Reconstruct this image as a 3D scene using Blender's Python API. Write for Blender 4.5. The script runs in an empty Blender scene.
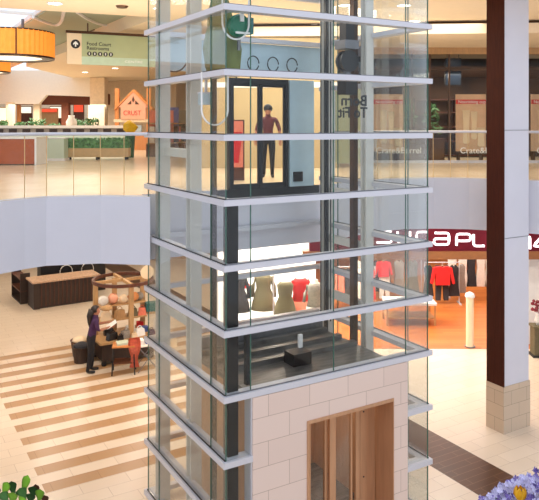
import bpy, bmesh, math, random
from mathutils import Vector, Matrix
random.seed(7)
S = bpy.context.scene
COL = S.collection
PI = math.pi
F, HC, YH = 674.0, 6.74, 125.0           # focal in px, eye height, horizon row
TH = math.radians(30.56)                  # the building grid is turned this much
N0 = Vector((-0.635, 9.41))               # nearest corner of the lift shaft
UX = Vector((math.cos(TH), math.sin(TH))); VX = Vector((-math.sin(TH), math.cos(TH)))
UP = 5.48                                 # upper floor level

def G(u, v): return N0 + UX*u + VX*v
def W(px, py, d): return Vector(((px-269.5)*d/F, d, HC-(py-YH)*d/F))
def lin(c):
    c = c/255.0
    return c/12.92 if c <= .04045 else ((c+.055)/1.055)**2.4
def rgb(r, g, b): return (lin(r), lin(g), lin(b), 1)

# ------------------------------------------------------------------ materials
def nmat(name):
    m = bpy.data.materials.new(name); m.use_nodes = True
    nt = m.node_tree
    return m, nt, nt.nodes['Principled BSDF']
def mat(name, col, rough=.5, metal=0, var=.06, scale=8, bump=0, spec=.5, stretch=None, emit=None, estr=0):
    m, nt, b = nmat(name)
    b.inputs['Roughness'].default_value = rough; b.inputs['Metallic'].default_value = metal
    b.inputs['Specular IOR Level'].default_value = spec
    tc = nt.nodes.new('ShaderNodeTexCoord'); no = nt.nodes.new('ShaderNodeTexNoise')
    no.inputs['Scale'].default_value = scale; no.inputs['Detail'].default_value = 4
    if stretch:
        mp = nt.nodes.new('ShaderNodeMapping'); mp.inputs['Scale'].default_value = stretch
        nt.links.new(tc.outputs['Object'], mp.inputs['Vector']); nt.links.new(mp.outputs['Vector'], no.inputs['Vector'])
    else: nt.links.new(tc.outputs['Object'], no.inputs['Vector'])
    rp = nt.nodes.new('ShaderNodeValToRGB')
    rp.color_ramp.elements[0].position = .3; rp.color_ramp.elements[1].position = .7
    rp.color_ramp.elements[0].color = tuple(c*(1-var) for c in col[:3])+(1,)
    rp.color_ramp.elements[1].color = tuple(min(1, c*(1+var)) for c in col[:3])+(1,)
    nt.links.new(no.outputs['Fac'], rp.inputs['Fac']); nt.links.new(rp.outputs['Color'], b.inputs['Base Color'])
    if bump:
        bp = nt.nodes.new('ShaderNodeBump'); bp.inputs['Strength'].default_value = bump
        nt.links.new(no.outputs['Fac'], bp.inputs['Height']); nt.links.new(bp.outputs['Normal'], b.inputs['Normal'])
    if emit:
        b.inputs['Emission Color'].default_value = emit; b.inputs['Emission Strength'].default_value = estr
    return m
def glassmat(name, tint, refl=.5, rough=0.0):
    m = bpy.data.materials.new(name); m.use_nodes = True; nt = m.node_tree; nt.nodes.clear()
    o = nt.nodes.new('ShaderNodeOutputMaterial'); mx = nt.nodes.new('ShaderNodeMixShader')
    tr = nt.nodes.new('ShaderNodeBsdfTransparent'); tr.inputs['Color'].default_value = tint
    gl = nt.nodes.new('ShaderNodeBsdfGlossy'); gl.inputs['Roughness'].default_value = rough
    fr = nt.nodes.new('ShaderNodeFresnel'); fr.inputs['IOR'].default_value = 1.45
    mu = nt.nodes.new('ShaderNodeMath'); mu.operation = 'MULTIPLY'; mu.inputs[1].default_value = refl
    nt.links.new(fr.outputs[0], mu.inputs[0]); nt.links.new(mu.outputs[0], mx.inputs[0])
    nt.links.new(tr.outputs[0], mx.inputs[1]); nt.links.new(gl.outputs[0], mx.inputs[2]); nt.links.new(mx.outputs[0], o.inputs[0])
    return m
def tilemat(name, c1, c2, mortar, bw, rh, axis=None, rough=.3, msize=.006, spec=.4):
    m, nt, b = nmat(name)
    b.inputs['Roughness'].default_value = rough; b.inputs['Specular IOR Level'].default_value = spec
    tc = nt.nodes.new('ShaderNodeTexCoord'); br = nt.nodes.new('ShaderNodeTexBrick')
    src = tc.outputs['Object']
    if axis:
        sp = nt.nodes.new('ShaderNodeSeparateXYZ'); cb = nt.nodes.new('ShaderNodeCombineXYZ')
        nt.links.new(src, sp.inputs[0])
        if axis == 'sum':
            ad = nt.nodes.new('ShaderNodeMath'); nt.links.new(sp.outputs[0], ad.inputs[0]); nt.links.new(sp.outputs[1], ad.inputs[1])
            nt.links.new(ad.outputs[0], cb.inputs[0])
        else: nt.links.new(sp.outputs['XYZ'.index(axis)], cb.inputs[0])
        nt.links.new(sp.outputs[2], cb.inputs[1]); src = cb.outputs[0]
    nt.links.new(src, br.inputs['Vector'])
    br.inputs['Color1'].default_value = c1; br.inputs['Color2'].default_value = c2; br.inputs['Mortar'].default_value = mortar
    br.inputs['Scale'].default_value = 1; br.inputs['Mortar Size'].default_value = msize
    br.inputs['Brick Width'].default_value = bw; br.inputs['Row Height'].default_value = rh
    nt.links.new(br.outputs['Color'], b.inputs['Base Color'])
    return m, nt, b, br, tc

M = {}
M['cream'] = mat('cream_paint', rgb(236,214,182), .8)
M['ceil'] = mat('ceiling_paint', rgb(238,220,192), .85, var=.02)
M['tray'] = mat('sage_paint', rgb(172,180,158), .85, var=.02)
M['peach'] = mat('peach_paint', rgb(226,176,140), .85)
M['fascia'] = mat('white_fascia', rgb(214,212,220), .6, var=.015, scale=2)
M['white'] = mat('white_paint', rgb(236,234,232), .6, var=.02)
M['header'] = mat('brown_header', rgb(138,88,48), .5, var=.08)
M['tanwall'] = mat('tan_wall', rgb(170,150,112), .8, var=.04)
M['soffit'] = mat('soffit_paint', rgb(240,230,214), .8, var=.02)
M['alu'] = mat('brushed_aluminium', rgb(206,204,210), .42, .2, var=.05, scale=30, stretch=(1,1,20))
M['steelcol'] = mat('painted_steel', rgb(214,210,202), .5, .0, var=.04)
M['dark'] = mat('dark_steel', rgb(44,40,40), .35, .6, var=.2)
M['black'] = mat('black_paint', rgb(24,22,24), .45, var=.15)
M['grey'] = mat('grey_metal', rgb(120,120,124), .4, .6, var=.12)
M['carroof'] = mat('galvanised_sheet', rgb(116,112,108), .35, .6, var=.35, scale=3, stretch=(1,6,1))
M['bronze'] = mat('bronze_metal', rgb(198,152,116), .3, .4, var=.08, scale=14, stretch=(1,1,.1))
M['bronze_dark'] = mat('dark_bronze', rgb(90,66,50), .3, .7, var=.1)
M['brownwood'] = mat('brown_wood', rgb(88,46,26), .45, var=.3, scale=6, stretch=(6,6,.4))
M['colwood'] = mat('dark_red_wood', rgb(66,26,13), .65, spec=.15, var=.25, scale=6, stretch=(6,6,.4))
M['darkwood'] = mat('dark_slat_wood', rgb(52,36,28), .5, var=.35, scale=9, stretch=(9,9,.4))
M['redwood'] = mat('red_wood', rgb(172,88,48), .45, var=.15, scale=6, stretch=(1,1,5))
M['orangewood'] = mat('orange_wood', rgb(214,140,78), .5, var=.12, scale=5, stretch=(5,5,.5))
M['tanwood'] = mat('tan_wood', rgb(186,146,98), .5, var=.12, scale=5, stretch=(4,4,.6))
M['granite'] = mat('granite_top', rgb(196,160,130), .4, var=.4, scale=26)
M['burgundy'] = mat('burgundy_panel', rgb(92,12,30), .5, spec=.2, var=.08)
M['letter'] = mat('lit_letter', rgb(255,240,245), .5, emit=rgb(255,236,244), estr=1.6, var=0)
M['red'] = mat('red_cloth', rgb(206,30,30), .8, var=.15, scale=20)
M['coral'] = mat('coral_cloth', rgb(232,128,102), .85, var=.12, scale=20)
M['olive'] = mat('olive_cloth', rgb(108,98,72), .85, var=.15, scale=20)
M['charcoal'] = mat('charcoal_cloth', rgb(50,48,52), .85, var=.2, scale=20)
M['whitecloth'] = mat('white_cloth', rgb(232,226,216), .85, var=.06, scale=20)
M['greycloth'] = mat('grey_cloth', rgb(150,142,132), .85, var=.25, scale=30)
M['tarp'] = mat('olive_tarpaulin', rgb(110,118,62), .6, var=.35, scale=3, bump=.6)
M['green'] = mat('green_enamel', rgb(0,112,80), .3, var=.1)
M['leaf'] = mat('leaf_green', rgb(150,196,72), .45, var=.4, scale=14)
M['leafdark'] = mat('leaf_dark_green', rgb(60,100,52), .5, var=.4, scale=20)
M['hedge'] = mat('hedge_green', rgb(96,146,84), .6, var=.5, scale=12)
M['purple'] = mat('purple_petal', rgb(190,184,216), .6, var=.3, scale=60)
M['purpledark'] = mat('violet_petal', rgb(118,100,172), .6, var=.3, scale=60)
M['yellow'] = mat('yellow_petal', rgb(240,190,24), .5, var=.15, scale=40)
M['skin'] = mat('skin', rgb(176,120,92), .55)
M['hair'] = mat('dark_hair', rgb(34,24,22), .5, var=.3, scale=40)
M['plum'] = mat('plum_shirt', rgb(64,32,72), .8, var=.15, scale=20)
M['pants'] = mat('black_trousers', rgb(26,24,28), .8)
M['paper'] = mat('white_paper', rgb(244,244,240), .7, var=.02)
M['teal'] = mat('teal_plastic', rgb(20,104,104), .5)
M['lampshade'] = mat('orange_lamp_shade', rgb(246,160,70), .7, var=.1, scale=6, emit=rgb(255,150,50), estr=.55)
M['lampglow'] = mat('lamp_diffuser', rgb(255,240,220), .5, var=0, emit=rgb(255,236,206), estr=1.2)
M['downlight'] = mat('downlight_lens', rgb(255,250,240), .5, var=0, emit=rgb(255,244,224), estr=7)
M['backlit'] = mat('backlit_panel', rgb(255,246,230), .5, var=.05, emit=rgb(255,238,210), estr=.8)
M['redlit'] = mat('red_backlit_panel', rgb(230,90,60), .5, var=.2, emit=rgb(240,80,50), estr=.5)
M['poster'] = mat('tan_poster', rgb(218,180,146), .6, var=.1, scale=3)
M['posterred'] = mat('poster_red', rgb(206,52,44), .6, var=.04)
M['signgreen'] = mat('sign_green', rgb(176,186,142), .5, var=.04, scale=2)
M['signpale'] = mat('sign_pale_green', rgb(190,212,186), .5, var=.04)
M['signcream'] = mat('sign_cream', rgb(240,216,180), .5, var=.02)
M['storedark'] = mat('dark_store_wall', rgb(86,60,40), .7, var=.4, scale=1.5)
M['frost'] = mat('frosted_panel', rgb(186,208,218), .35, var=.03)
M['brownbulk'] = mat('brown_bulkhead', rgb(112,56,28), .7, var=.1)
M['palewood'] = mat('pale_bench', rgb(214,180,128), .6, var=.08)
M['pink'] = mat('pink_board', rgb(240,172,140), .6, var=.05)
M['soil'] = mat('soil', rgb(60,44,34), .9, var=.4, scale=30)
M['terracotta'] = mat('brown_planter', rgb(110,70,50), .7)
M['blue'] = mat('blue_plastic', rgb(60,84,150), .5)
M['glass'] = glassmat('shaft_glass', (.968,.985,.976,1), .3)
M['glassedge'] = mat('glass_edge', rgb(60,100,86), .2, var=.1)
M['railglass'] = glassmat('rail_glass', (.97,.985,.975,1), .35)
M['shopglass'] = glassmat('shop_glass', (.96,.965,.95,1), .2)
M['palepane'] = mat('pale_green_glass', rgb(206,222,200), .15, var=.03)
# stone blocks of the lift base; column cladding tiles
M['stone'] = tilemat('stone_blocks', rgb(226,202,188), rgb(221,196,182), rgb(176,150,134), .72, .36, 'X', .5, .004)[0]
M['coltile'] = tilemat('column_tiles', rgb(206,184,160), rgb(200,178,154), rgb(160,140,120), .5, .3, 'sum', .5, .005)[0]
M['uptile'] = tilemat('upper_floor_tiles', rgb(226,204,174), rgb(216,194,164), rgb(196,174,146), .6, .6, None, .22, .005)[0]
# ground floor: tiles, with the striped field and the brown band inlaid
m, nt, b, br, tc = tilemat('mall_floor_tiles', rgb(230,212,190), rgb(224,205,182), rgb(186,164,140), .9, .355, None, .28, .004, .45)
br.offset = .5
M['floor'] = m
def mth(op, a, bb=None):
    n = nt.nodes.new('ShaderNodeMath'); n.operation = op
    for i, x in enumerate((a, bb)):
        if x is None: continue
        if isinstance(x, (int, float)): n.inputs[i].default_value = x
        else: nt.links.new(x, n.inputs[i])
    return n.outputs[0]
sp = nt.nodes.new('ShaderNodeSeparateXYZ'); nt.links.new(tc.outputs['Object'], sp.inputs[0])
u_, v_ = sp.outputs[0], sp.outputs[1]
fr = mth('FRACT', mth('DIVIDE', mth('SUBTRACT', v_, 4.28), .71))
stripe = mth('MULTIPLY', mth('LESS_THAN', fr, .5), mth('MULTIPLY', mth('GREATER_THAN', u_, -1.49), mth('MULTIPLY', mth('GREATER_THAN', v_, 4.28), mth('MULTIPLY', mth('LESS_THAN', v_, 12.7), mth('LESS_THAN', u_, 5.28)))))
band = mth('MULTIPLY', mth('GREATER_THAN', u_, 5.28), mth('LESS_THAN', u_, 6.37))
def mixc(fac, a, c):
    n = nt.nodes.new('ShaderNodeMix'); n.data_type = 'RGBA'; n.blend_type = 'MULTIPLY'
    nt.links.new(fac, n.inputs['Factor']); nt.links.new(a, n.inputs['A']); n.inputs['B'].default_value = c
    return n.outputs['Result']
c = mixc(stripe, br.outputs['Color'], (.60,.42,.26,1))
# the brown band has small tiles of its own
br2 = nt.nodes.new('ShaderNodeTexBrick'); nt.links.new(tc.outputs['Object'], br2.inputs['Vector'])
br2.inputs['Color1'].default_value = rgb(84,50,30); br2.inputs['Color2'].default_value = rgb(74,44,26); br2.inputs['Mortar'].default_value = rgb(124,90,64)
br2.inputs['Scale'].default_value = 1; br2.inputs['Brick Width'].default_value = 1.1; br2.inputs['Row Height'].default_value = .18; br2.inputs['Mortar Size'].default_value = .006
n = nt.nodes.new('ShaderNodeMix'); n.data_type = 'RGBA'
nt.links.new(band, n.inputs['Factor']); nt.links.new(c, n.inputs['A']); nt.links.new(br2.outputs['Color'], n.inputs['B'])
nt.links.new(n.outputs['Result'], b.inputs['Base Color'])
# orange plank floor of the shop
M['plank'] = tilemat('shop_planks', rgb(206,124,62), rgb(188,104,48), rgb(140,76,34), 1.6, .16, None, .3, .004)[0]

# ------------------------------------------------------------------ mesh helpers
class MB:
    def __init__(s): s.bm = bmesh.new()
    def hexa(s, P):
        v = [s.bm.verts.new(p) for p in P]
        for f in ((0,3,2,1),(4,5,6,7),(0,1,5,4),(1,2,6,5),(2,3,7,6),(3,0,4,7)): s.bm.faces.new([v[i] for i in f])
        return s
    def box(s, x0, x1, y0, y1, z0, z1):
        return s.hexa([(x0,y0,z0),(x1,y0,z0),(x1,y1,z0),(x0,y1,z0),(x0,y0,z1),(x1,y0,z1),(x1,y1,z1),(x0,y1,z1)])
    def prism(s, poly, z0, z1):
        n = len(poly)
        a = [s.bm.verts.new((p[0],p[1],z0)) for p in poly]; c = [s.bm.verts.new((p[0],p[1],z1)) for p in poly]
        s.bm.faces.new(a[::-1]); s.bm.faces.new(c)
        for i in range(n): s.bm.faces.new((a[i],a[(i+1)%n],c[(i+1)%n],c[i]))
        return s
    def xz(s, poly, y0, y1):              # outline in x-z extruded along y
        n = len(poly)
        a = [s.bm.verts.new((p[0],y0,p[1])) for p in poly]; c = [s.bm.verts.new((p[0],y1,p[1])) for p in poly]
        s.bm.faces.new(a); s.bm.faces.new(c[::-1])
        for i in range(n): s.bm.faces.new((a[(i+1)%n],a[i],c[i],c[(i+1)%n]))
        return s
    def tube(s, pts, r, seg=8, closed=False, taper=None):
        pts = [Vector(p) for p in pts]; rings = []; n = len(pts)
        for i, p in enumerate(pts):
            if closed: t = pts[(i+1)%n]-pts[i-1]
            else: t = pts[min(i+1,n-1)]-pts[max(i-1,0)]
            t.normalize(); a = t.orthogonal() if abs(t.z) > .95 else t.cross(Vector((0,0,1)))
            a.normalize(); bb = t.cross(a)
            rr = r*(1 if taper is None else 1+(taper-1)*i/(n-1))
            rings.append([s.bm.verts.new(p+a*rr*math.cos(2*PI*k/seg)+bb*rr*math.sin(2*PI*k/seg)) for k in range(seg)])
        for i in range(n if closed else n-1):
            A, B = rings[i], rings[(i+1)%n]
            for k in range(seg): s.bm.faces.new((A[k],A[(k+1)%seg],B[(k+1)%seg],B[k]))
        if not closed:
            s.bm.faces.new(rings[0][::-1]); s.bm.faces.new(rings[-1])
        return s
    def cyl(s, p0, p1, r, seg=16): return s.tube([p0,p1], r, seg)
    def lathe(s, prof, c=(0,0,0), seg=32, closed=False):
        rings = []
        for r, z in prof: rings.append([s.bm.verts.new((c[0]+r*math.cos(2*PI*k/seg), c[1]+r*math.sin(2*PI*k/seg), c[2]+z)) for k in range(seg)])
        m = len(rings)
        for i in range(m if closed else m-1):
            A, B = rings[i], rings[(i+1)%m]
            for k in range(seg): s.bm.faces.new((A[k],A[(k+1)%seg],B[(k+1)%seg],B[k]))
        if not closed: s.bm.faces.new(rings[0][::-1]); s.bm.faces.new(rings[-1])
        return s
    def ball(s, c, r, sc=(1,1,1), sub=2, jit=0):
        d = bmesh.ops.create_icosphere(s.bm, subdivisions=sub, radius=r)
        for v in d['verts']:
            k = 1+random.uniform(-jit,jit)
            v.co = Vector((c[0]+v.co.x*sc[0]*k, c[1]+v.co.y*sc[1]*k, c[2]+v.co.z*sc[2]*k))
        return s
    def xform(s, mtx): s.bm.transform(mtx); return s
    def build(s, name, m, parent=None, smooth=False, bevel=0, loc=None, rz=None):
        bmesh.ops.recalc_face_normals(s.bm, faces=s.bm.faces)
        if bevel: bmesh.ops.bevel(s.bm, geom=s.bm.edges[:], offset=bevel, segments=2, affect='EDGES', profile=.5, clamp_overlap=True)
        me = bpy.data.meshes.new(name); s.bm.to_mesh(me); s.bm.free()
        for x in (m if isinstance(m, (list, tuple)) else [m]): me.materials.append(x)
        if smooth:
            for p in me.polygons: p.use_smooth = True
        o = bpy.data.objects.new(name, me); COL.objects.link(o)
        if parent: o.parent = parent
        if loc is not None: o.location = loc
        if rz is not None: o.rotation_euler.z = rz
        return o
def tag(o, label, cat, group=None):
    o['label'] = label; o['category'] = cat
    if group: o['group'] = group
    return o
def thing(name, label, cat, loc=(0,0,0), rz=0, group=None):
    o = bpy.data.objects.new(name, None); COL.objects.link(o); o.empty_display_size = .1
    o.location = loc; o.rotation_euler = (0,0,rz)
    return tag(o, label, cat, group)
def struct(o): o['kind'] = 'structure'; return o
def dup(root, loc, rz=None, label=None, group=None):
    def cp(o, par):
        c = o.copy(); COL.objects.link(c)
        if par: c.parent = par
        for ch in [x for x in o.children]: cp(ch, c)
        return c
    r = cp(root, None); r.location = loc
    if rz is not None: r.rotation_euler.z = rz
    if label: r['label'] = label
    if group: r['group'] = group
    return r
def text(s, name, size, m, parent=None, loc=(0,0,0), rot=(PI/2,0,0), ext=.01, align='LEFT', sx=1, weight=0):
    cu = bpy.data.curves.new(name, 'FONT'); cu.body = s; cu.size = size; cu.extrude = ext; cu.align_x = align; cu.offset = weight
    t = bpy.data.objects.new('tmp', cu); COL.objects.link(t)
    dg = bpy.context.evaluated_depsgraph_get(); dg.update()
    me = bpy.data.meshes.new_from_object(t.evaluated_get(dg)); COL.objects.unlink(t); bpy.data.objects.remove(t)
    me.materials.clear(); me.materials.append(m); me.name = name
    o = bpy.data.objects.new(name, me); COL.objects.link(o)
    o.location = loc; o.rotation_euler = rot; o.scale = (sx,1,1)
    if parent: o.parent = parent
    return o

# ------------------------------------------------------------------ setting
def lift3(p, z): return (p[0], p[1], z)
fl = MB().box(-22, 26, -14, 40, -.25, 0).build('floor', M['floor']); struct(fl)
fl.location = (N0.x, N0.y, 0); fl.rotation_euler.z = TH
# upper floor slab
def V2(x, y): return Vector((x, y))
edge = [V2(-5.9,8.2), V2(-4.95,10.2), V2(-4.44,11.12), V2(-4.18,11.5), V2(-3.9,11.78), V2(-3.0,11.97), G(-.03,2.82), G(-.03,3.29), G(4.1,3.29), V2(1.9,14.95), V2(2.5,15.55), V2(3.2,15.92), V2(3.9,16.0), V2(4.7,15.9), V2(5.35,15.62), V2(6.2,15.1), V2(9,13.2)]
poly = [(p.x, p.y) for p in edge] + [(24,13.2),(24,58),(-30,58),(-30,8.2)]
sl = MB().prism(poly, 4.28, UP).build('floor_upper', [M['fascia'], M['uptile'], M['soffit']]); struct(sl)
for p in sl.data.polygons:
    if p.normal.z > .9: p.material_index = 1
    elif p.normal.z < -.9: p.material_index = 2
near = MB().box(-5, 6, -4, 2.2, 4.6, UP).build('floor_near', M['uptile']); struct(near)
# ceilings
CZ = 9.7
C0 = V2(-3.1,18.55); far = C0 + VX*18.2
cpoly = [(-14,13.5),(24,13.5),(24,60),(far.x,60),(far.x,far.y),(C0.x,C0.y),(-6.8,17.05)]
o = MB().prism(cpoly, CZ, CZ+.4).build('ceiling', M['ceil']); struct(o)
def GU(p): return (p-N0).dot(UX), (p-N0).dot(VX)
uV = GU(C0)[0]; us = GU(V2(-6.66,20.0))[0]
def gbox(u0, u1, v0, v1, z0, z1, name, m):
    return MB().prism([G(u0,v0),G(u1,v0),G(u1,v1),G(u0,v1)], z0, z1).build(name, m)
struct(gbox(us, uV+.3, 7.5, 27.2, 10.1, 10.3, 'ceiling_tray', M['tray']))
struct(gbox(us-14, uV+.3, 27.2, 60, 10.1, 10.3, 'ceiling_far', M['peach']))
# skylight bars over the open roof at upper left
for k in range(5):
    o = gbox(us-1.6*k-.07, us-1.6*k, 7.5, 27.2, 10.15, 10.28, 'trim_%d' % (k+1), M['white']); struct(o)
for k in range(4):
    o = gbox(us-7, us, 9+4.5*k, 9.07+4.5*k, 10.17, 10.26, 'trim_%d' % (k+10), M['white']); struct(o)
# white curved swirls moulded onto the sage tray
def swirl(pix, idx):
    pts = []
    for x, y in pix:
        d = (10.08-HC)*F/(YH-y); pts.append(((x-269.5)*d/F, d, 10.085))
    P = [Vector(p) for p in pts]; out = []
    for i in range(len(P)-1):
        a = P[max(i-1,0)]; bq = P[i]; cq = P[i+1]; dq = P[min(i+2,len(P)-1)]
        for t in (0,.25,.5,.75):
            out.append(.5*((2*bq)+(-a+cq)*t+(2*a-5*bq+4*cq-dq)*t*t+(-a+3*bq-3*cq+dq)*t**3))
    out.append(P[-1])
    struct(MB().tube(out, .055, 6).build('trim_%d' % idx, M['white']))
swirl([(33,17),(45,22),(56,25),(61,22),(63,16),(64,10)], 20)
swirl([(77,12),(88,19),(100,24),(112,25),(122,22),(130,17)], 21)
# right-hand soffit with a curved edge above the upper shop
cur = [V2(-1,19.6), V2(2,19.5), V2(4,19.15), V2(5,19.05), V2(7,18.9), V2(10,18.6)]
o = MB().prism([(p.x,p.y) for p in cur]+[(12,18.6),(12,24),(-1,24)], 9.32, 9.6).build('ceiling_soffit', M['ceil']); struct(o)
o = MB().prism([(p.x,p.y+.25) for p in cur]+[(12,18.85),(12,24),(-1,24)], 9.6, 9.7).build('trim_30', M['bronze_dark']); struct(o)  # recessed strip coloured dark for the shade in the gap
# walls far away
struct(MB().box(-30, 24, 38, 38.3, 0, 4.28).build('wall_back', M['cream']))
struct(MB().box(-30, 24, 57.5, 57.8, UP, 10.2).build('wall_far', M['cream']))
struct(MB().box(-30, -29.7, 10.5, 58, UP, 10.2).build('wall_left', M['cream']))

# ------------------------------------------------------------------ lift shaft
LU, LV = 3.95, 3.21
GI = .06
Z = [8.443-.92*k for k in range(10)]
sh = thing('elevator_shaft', 'tall glass elevator shaft ringed by aluminium bands, rising from a stone-clad base', 'elevator shaft', (N0.x,N0.y,0), TH)
SU0, SU1 = .463, 3.39
for k, z in enumerate([9.36]+Z):
    kk = k-1
    b_ = MB(); zb = z-.085; w = .2
    full = kk < 7
    def ring(outer, hole_front):
        pass
    # ring pieces joined end to end: outer/inner loops
    iu0, iu1, iv0, iv1 = w, LU-w, w, LV-.12
    if full:
        oc = [(0,0),(LU,0),(LU,LV),(0,LV)]; ic = [(iu0,iv0),(iu1,iv0),(iu1,iv1),(iu0,iv1)]
        vo = [[b_.bm.verts.new((p[0],p[1],zz)) for p in oc] for zz in (zb,z)]
        vi = [[b_.bm.verts.new((p[0],p[1],zz)) for p in ic] for zz in (zb,z)]
        for i in range(4):
            if kk in (1,2,3) and i == 2: continue
            j = (i+1) % 4
            b_.bm.faces.new((vo[0][i],vo[0][j],vo[1][j],vo[1][i])); b_.bm.faces.new((vi[0][j],vi[0][i],vi[1][i],vi[1][j]))
            b_.bm.faces.new((vo[1][i],vo[1][j],vi[1][j],vi[1][i])); b_.bm.faces.new((vo[0][j],vo[0][i],vi[0][i],vi[0][j]))
    else:
        b_.prism([(0,0),(SU0,0),(SU0,.2),(.2,.2),(.2,iv1),(iu1,iv1),(iu1,.2),(SU1,.2),(SU1,0),(LU,0),(LU,LV),(0,LV)], zb, z)
    b_.build('band', M['alu'], sh, bevel=0)
for kk, z in enumerate(Z):
    g_ = MB().box(.035,.05,.05,2.9 if kk == 4 else LV-.05,z+.001,z+.016)
    g_.build('gasket', M['dark'], sh)
    MB().box(LU-.05,LU-.035,.05,LV-.05,z+.001,z+.016).build('gasket', M['grey'], sh)
    if kk < 7: MB().box(.05,LU-.05,.035,.05,z+.001,z+.016).build('gasket', M['grey'], sh)
# glass cells
def pane(p, q, z0, z1):
    (a, c), (d, e) = p, q
    dx, dy = d-a, e-c; L = math.hypot(dx,dy); nx, ny = -dy/L*.006, dx/L*.006
    g = .004*1
    ux, uy = dx/L*g, dy/L*g
    MB().prism([(a+ux-nx,c+uy-ny),(d-ux-nx,e-uy-ny),(d-ux+nx,e-uy+ny),(a+ux+nx,c+uy+ny)], z0, z1).build('glass_pane', M['glass'], sh)
def seam(u, v, z0, z1): MB().box(u-.007,u+.007,v-.007,v+.007,z0,z1).build('glass_joint', M['glassedge'], sh)
zs = [9.36]+Z
gu0, gu1, gv0, gv1 = GI, LU-GI, GI, LV-GI
for i in range(len(zs)-1):
    zt, zb = zs[i]-.087, zs[i+1]+.002
    for p, q in (((gu0,gv0),(gu0,.55)),((gu0,.55),(gu0,2.62)),((gu0,2.62),(gu0,gv1))): pane(p, q, zb, zt)
    for p, q in (((gu1,gv0),(gu1,.55)),((gu1,.55),(gu1,2.62)),((gu1,2.62),(gu1,gv1))): pane(p, q, zb, zt)
    fr_ = [((gu0,gv0),(SU0,gv0)),((SU1,gv0),(gu1,gv0))]
    if zb > 2.9: fr_ += [((SU0,gv0),(1.925,gv0)),((1.925,gv0),(SU1,gv0))]
    for p, q in fr_: pane(p, q, zb, zt)
for u, v, zz in ((gu0,gv0,.1),(SU0-.007,gv0,2.9),(1.925,gv0,2.9),(SU1+.007,gv0,.1),(gu1,gv0,.1),(gu0,.55,.1),(gu0,2.62,.1),(gu0,gv1,.1),(gu1,.55,.1),(gu1,2.62,.1)): seam(u, v, zz, 9.4)
# steel I-columns and guide rails
def icol(u, v, z1=10.4, w=.22, m='steelcol'):
    h = w/2
    MB().prism([(u-h,v-h),(u+h,v-h),(u+h,v-h+.03),(u+.02,v-h+.03),(u+.02,v+h-.03),(u+h,v+h-.03),(u+h,v+h),(u-h,v+h),(u-h,v+h-.03),(u-.02,v+h-.03),(u-.02,v-h+.03),(u-h,v-h+.03)], 0, z1).build('column', M[m], sh)
icol(.23,1.54,w=.19); icol(.22,2.85,w=.2); icol(3.71,1.46,w=.17); icol(3.7,2.74,w=.19)
MB().box(.13,.30,.14,.28,0,5.62).build('corner_post', M['dark'], sh)
MB().box(.22,.29,.82,.88,0,7.6).build('guide_rail', M['dark'], sh)
MB().box(3.52,3.62,1.62,1.74,.0,10.2).build('guide_rail', M['bronze_dark'], sh)
MB().box(3.55,3.6,2.55,2.62,0,10.2).build('guide_rail', M['black'], sh)
MB().box(.52,.58,.3,.38,2.9,3.75).build('buffer_post', M['black'], sh)
# cross beams inside, between the columns
for z in (3.45, 6.2, 9.0): MB().box(.2,.34,1.6,2.8,z,z+.14).build('cross_beam', M['steelcol'], sh)
for z in (3.3, 4.4, 5.35): MB().box(3.64,3.76,1.5,2.7,z,z+.14).build('cross_beam', M['steelcol'], sh)
# stone surround of the lower door
D0, D1, DZ = 1.41, 3.07, 2.245
o = MB()
o.xz([(SU0,0),(D0-.02,0),(D0-.02,DZ+.05),(D1+.012,DZ+.05),(D1+.012,0),(SU1,0),(SU1,2.83),(SU0,2.83)], 0, .2)
o.build('stone_surround', M['stone'], sh)
MB().box(SU0-.02,SU0+.005,.02,.22,0,2.83).build('edge_trim', M['alu'], sh)
MB().box(SU1-.005,SU1+.02,.02,.22,0,2.83).build('edge_trim', M['alu'], sh)
fm = MB(); fm.xz([(D0-.02,0),(D0,0),(D0,DZ-.001),(D1,DZ-.001),(D1,0),(D1+.012,0),(D1+.012,DZ+.05),(D0-.02,DZ+.05)], -.015, .42)
fm.build('door_frame', M['bronze'], sh)
def leaf_door(u0, u1, v, frame, label=None):
    r = MB(); f = frame
    r.xz([(u0,0),(u0+f,0),(u0+f,DZ-.2),(u1-f,DZ-.2),(u1-f,0),(u1,0),(u1,DZ),(u0,DZ)], v, v+.04)
    d = r.build('sliding_door', M['bronze'], sh)
    MB().box(u0+f,u1-f,v+.015,v+.022,0.05,DZ-.06).build('door_pane', M['shopglass'], d)
    return d
def door_panel(v, solids, glass):
    b_ = MB()
    for a, c in solids: b_.box(a, c, v, v+.04, 0, DZ-.005)
    if glass:
        b_.box(glass[0], glass[1], v, v+.04, 0, .12); b_.box(glass[0], glass[1], v, v+.04, DZ-.07, DZ-.005)
    d = b_.build('sliding_door', M['bronze'], sh)
    if glass: MB().box(glass[0], glass[1], v+.015, v+.022, .12, DZ-.07).build('door_pane', M['shopglass'], d)
    return d
door_panel(.46, [(1.42,1.77),(2.04,2.1)], (1.77,2.04))
door_panel(.41, [(2.105,2.225),(2.525,2.56)], (2.225,2.525))
dp_ = door_panel(.42, [(2.64,2.722),(2.73,2.868)], None)
door_panel(.455, [(2.87,3.068)], None)
for z in (1.98, .9): MB().lathe([(.002,0),(.014,0),(.014,.006),(.002,.006)], seg=12).xform(Matrix.Rotation(PI/2,4,'X')).xform(Matrix.Translation((2.8,.419,z))).build('key_hole', M['black'], dp_)
MB().box(D0,D1,.4,.5,-.02,.02).build('door_sill', M['bronze_dark'], sh)
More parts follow.
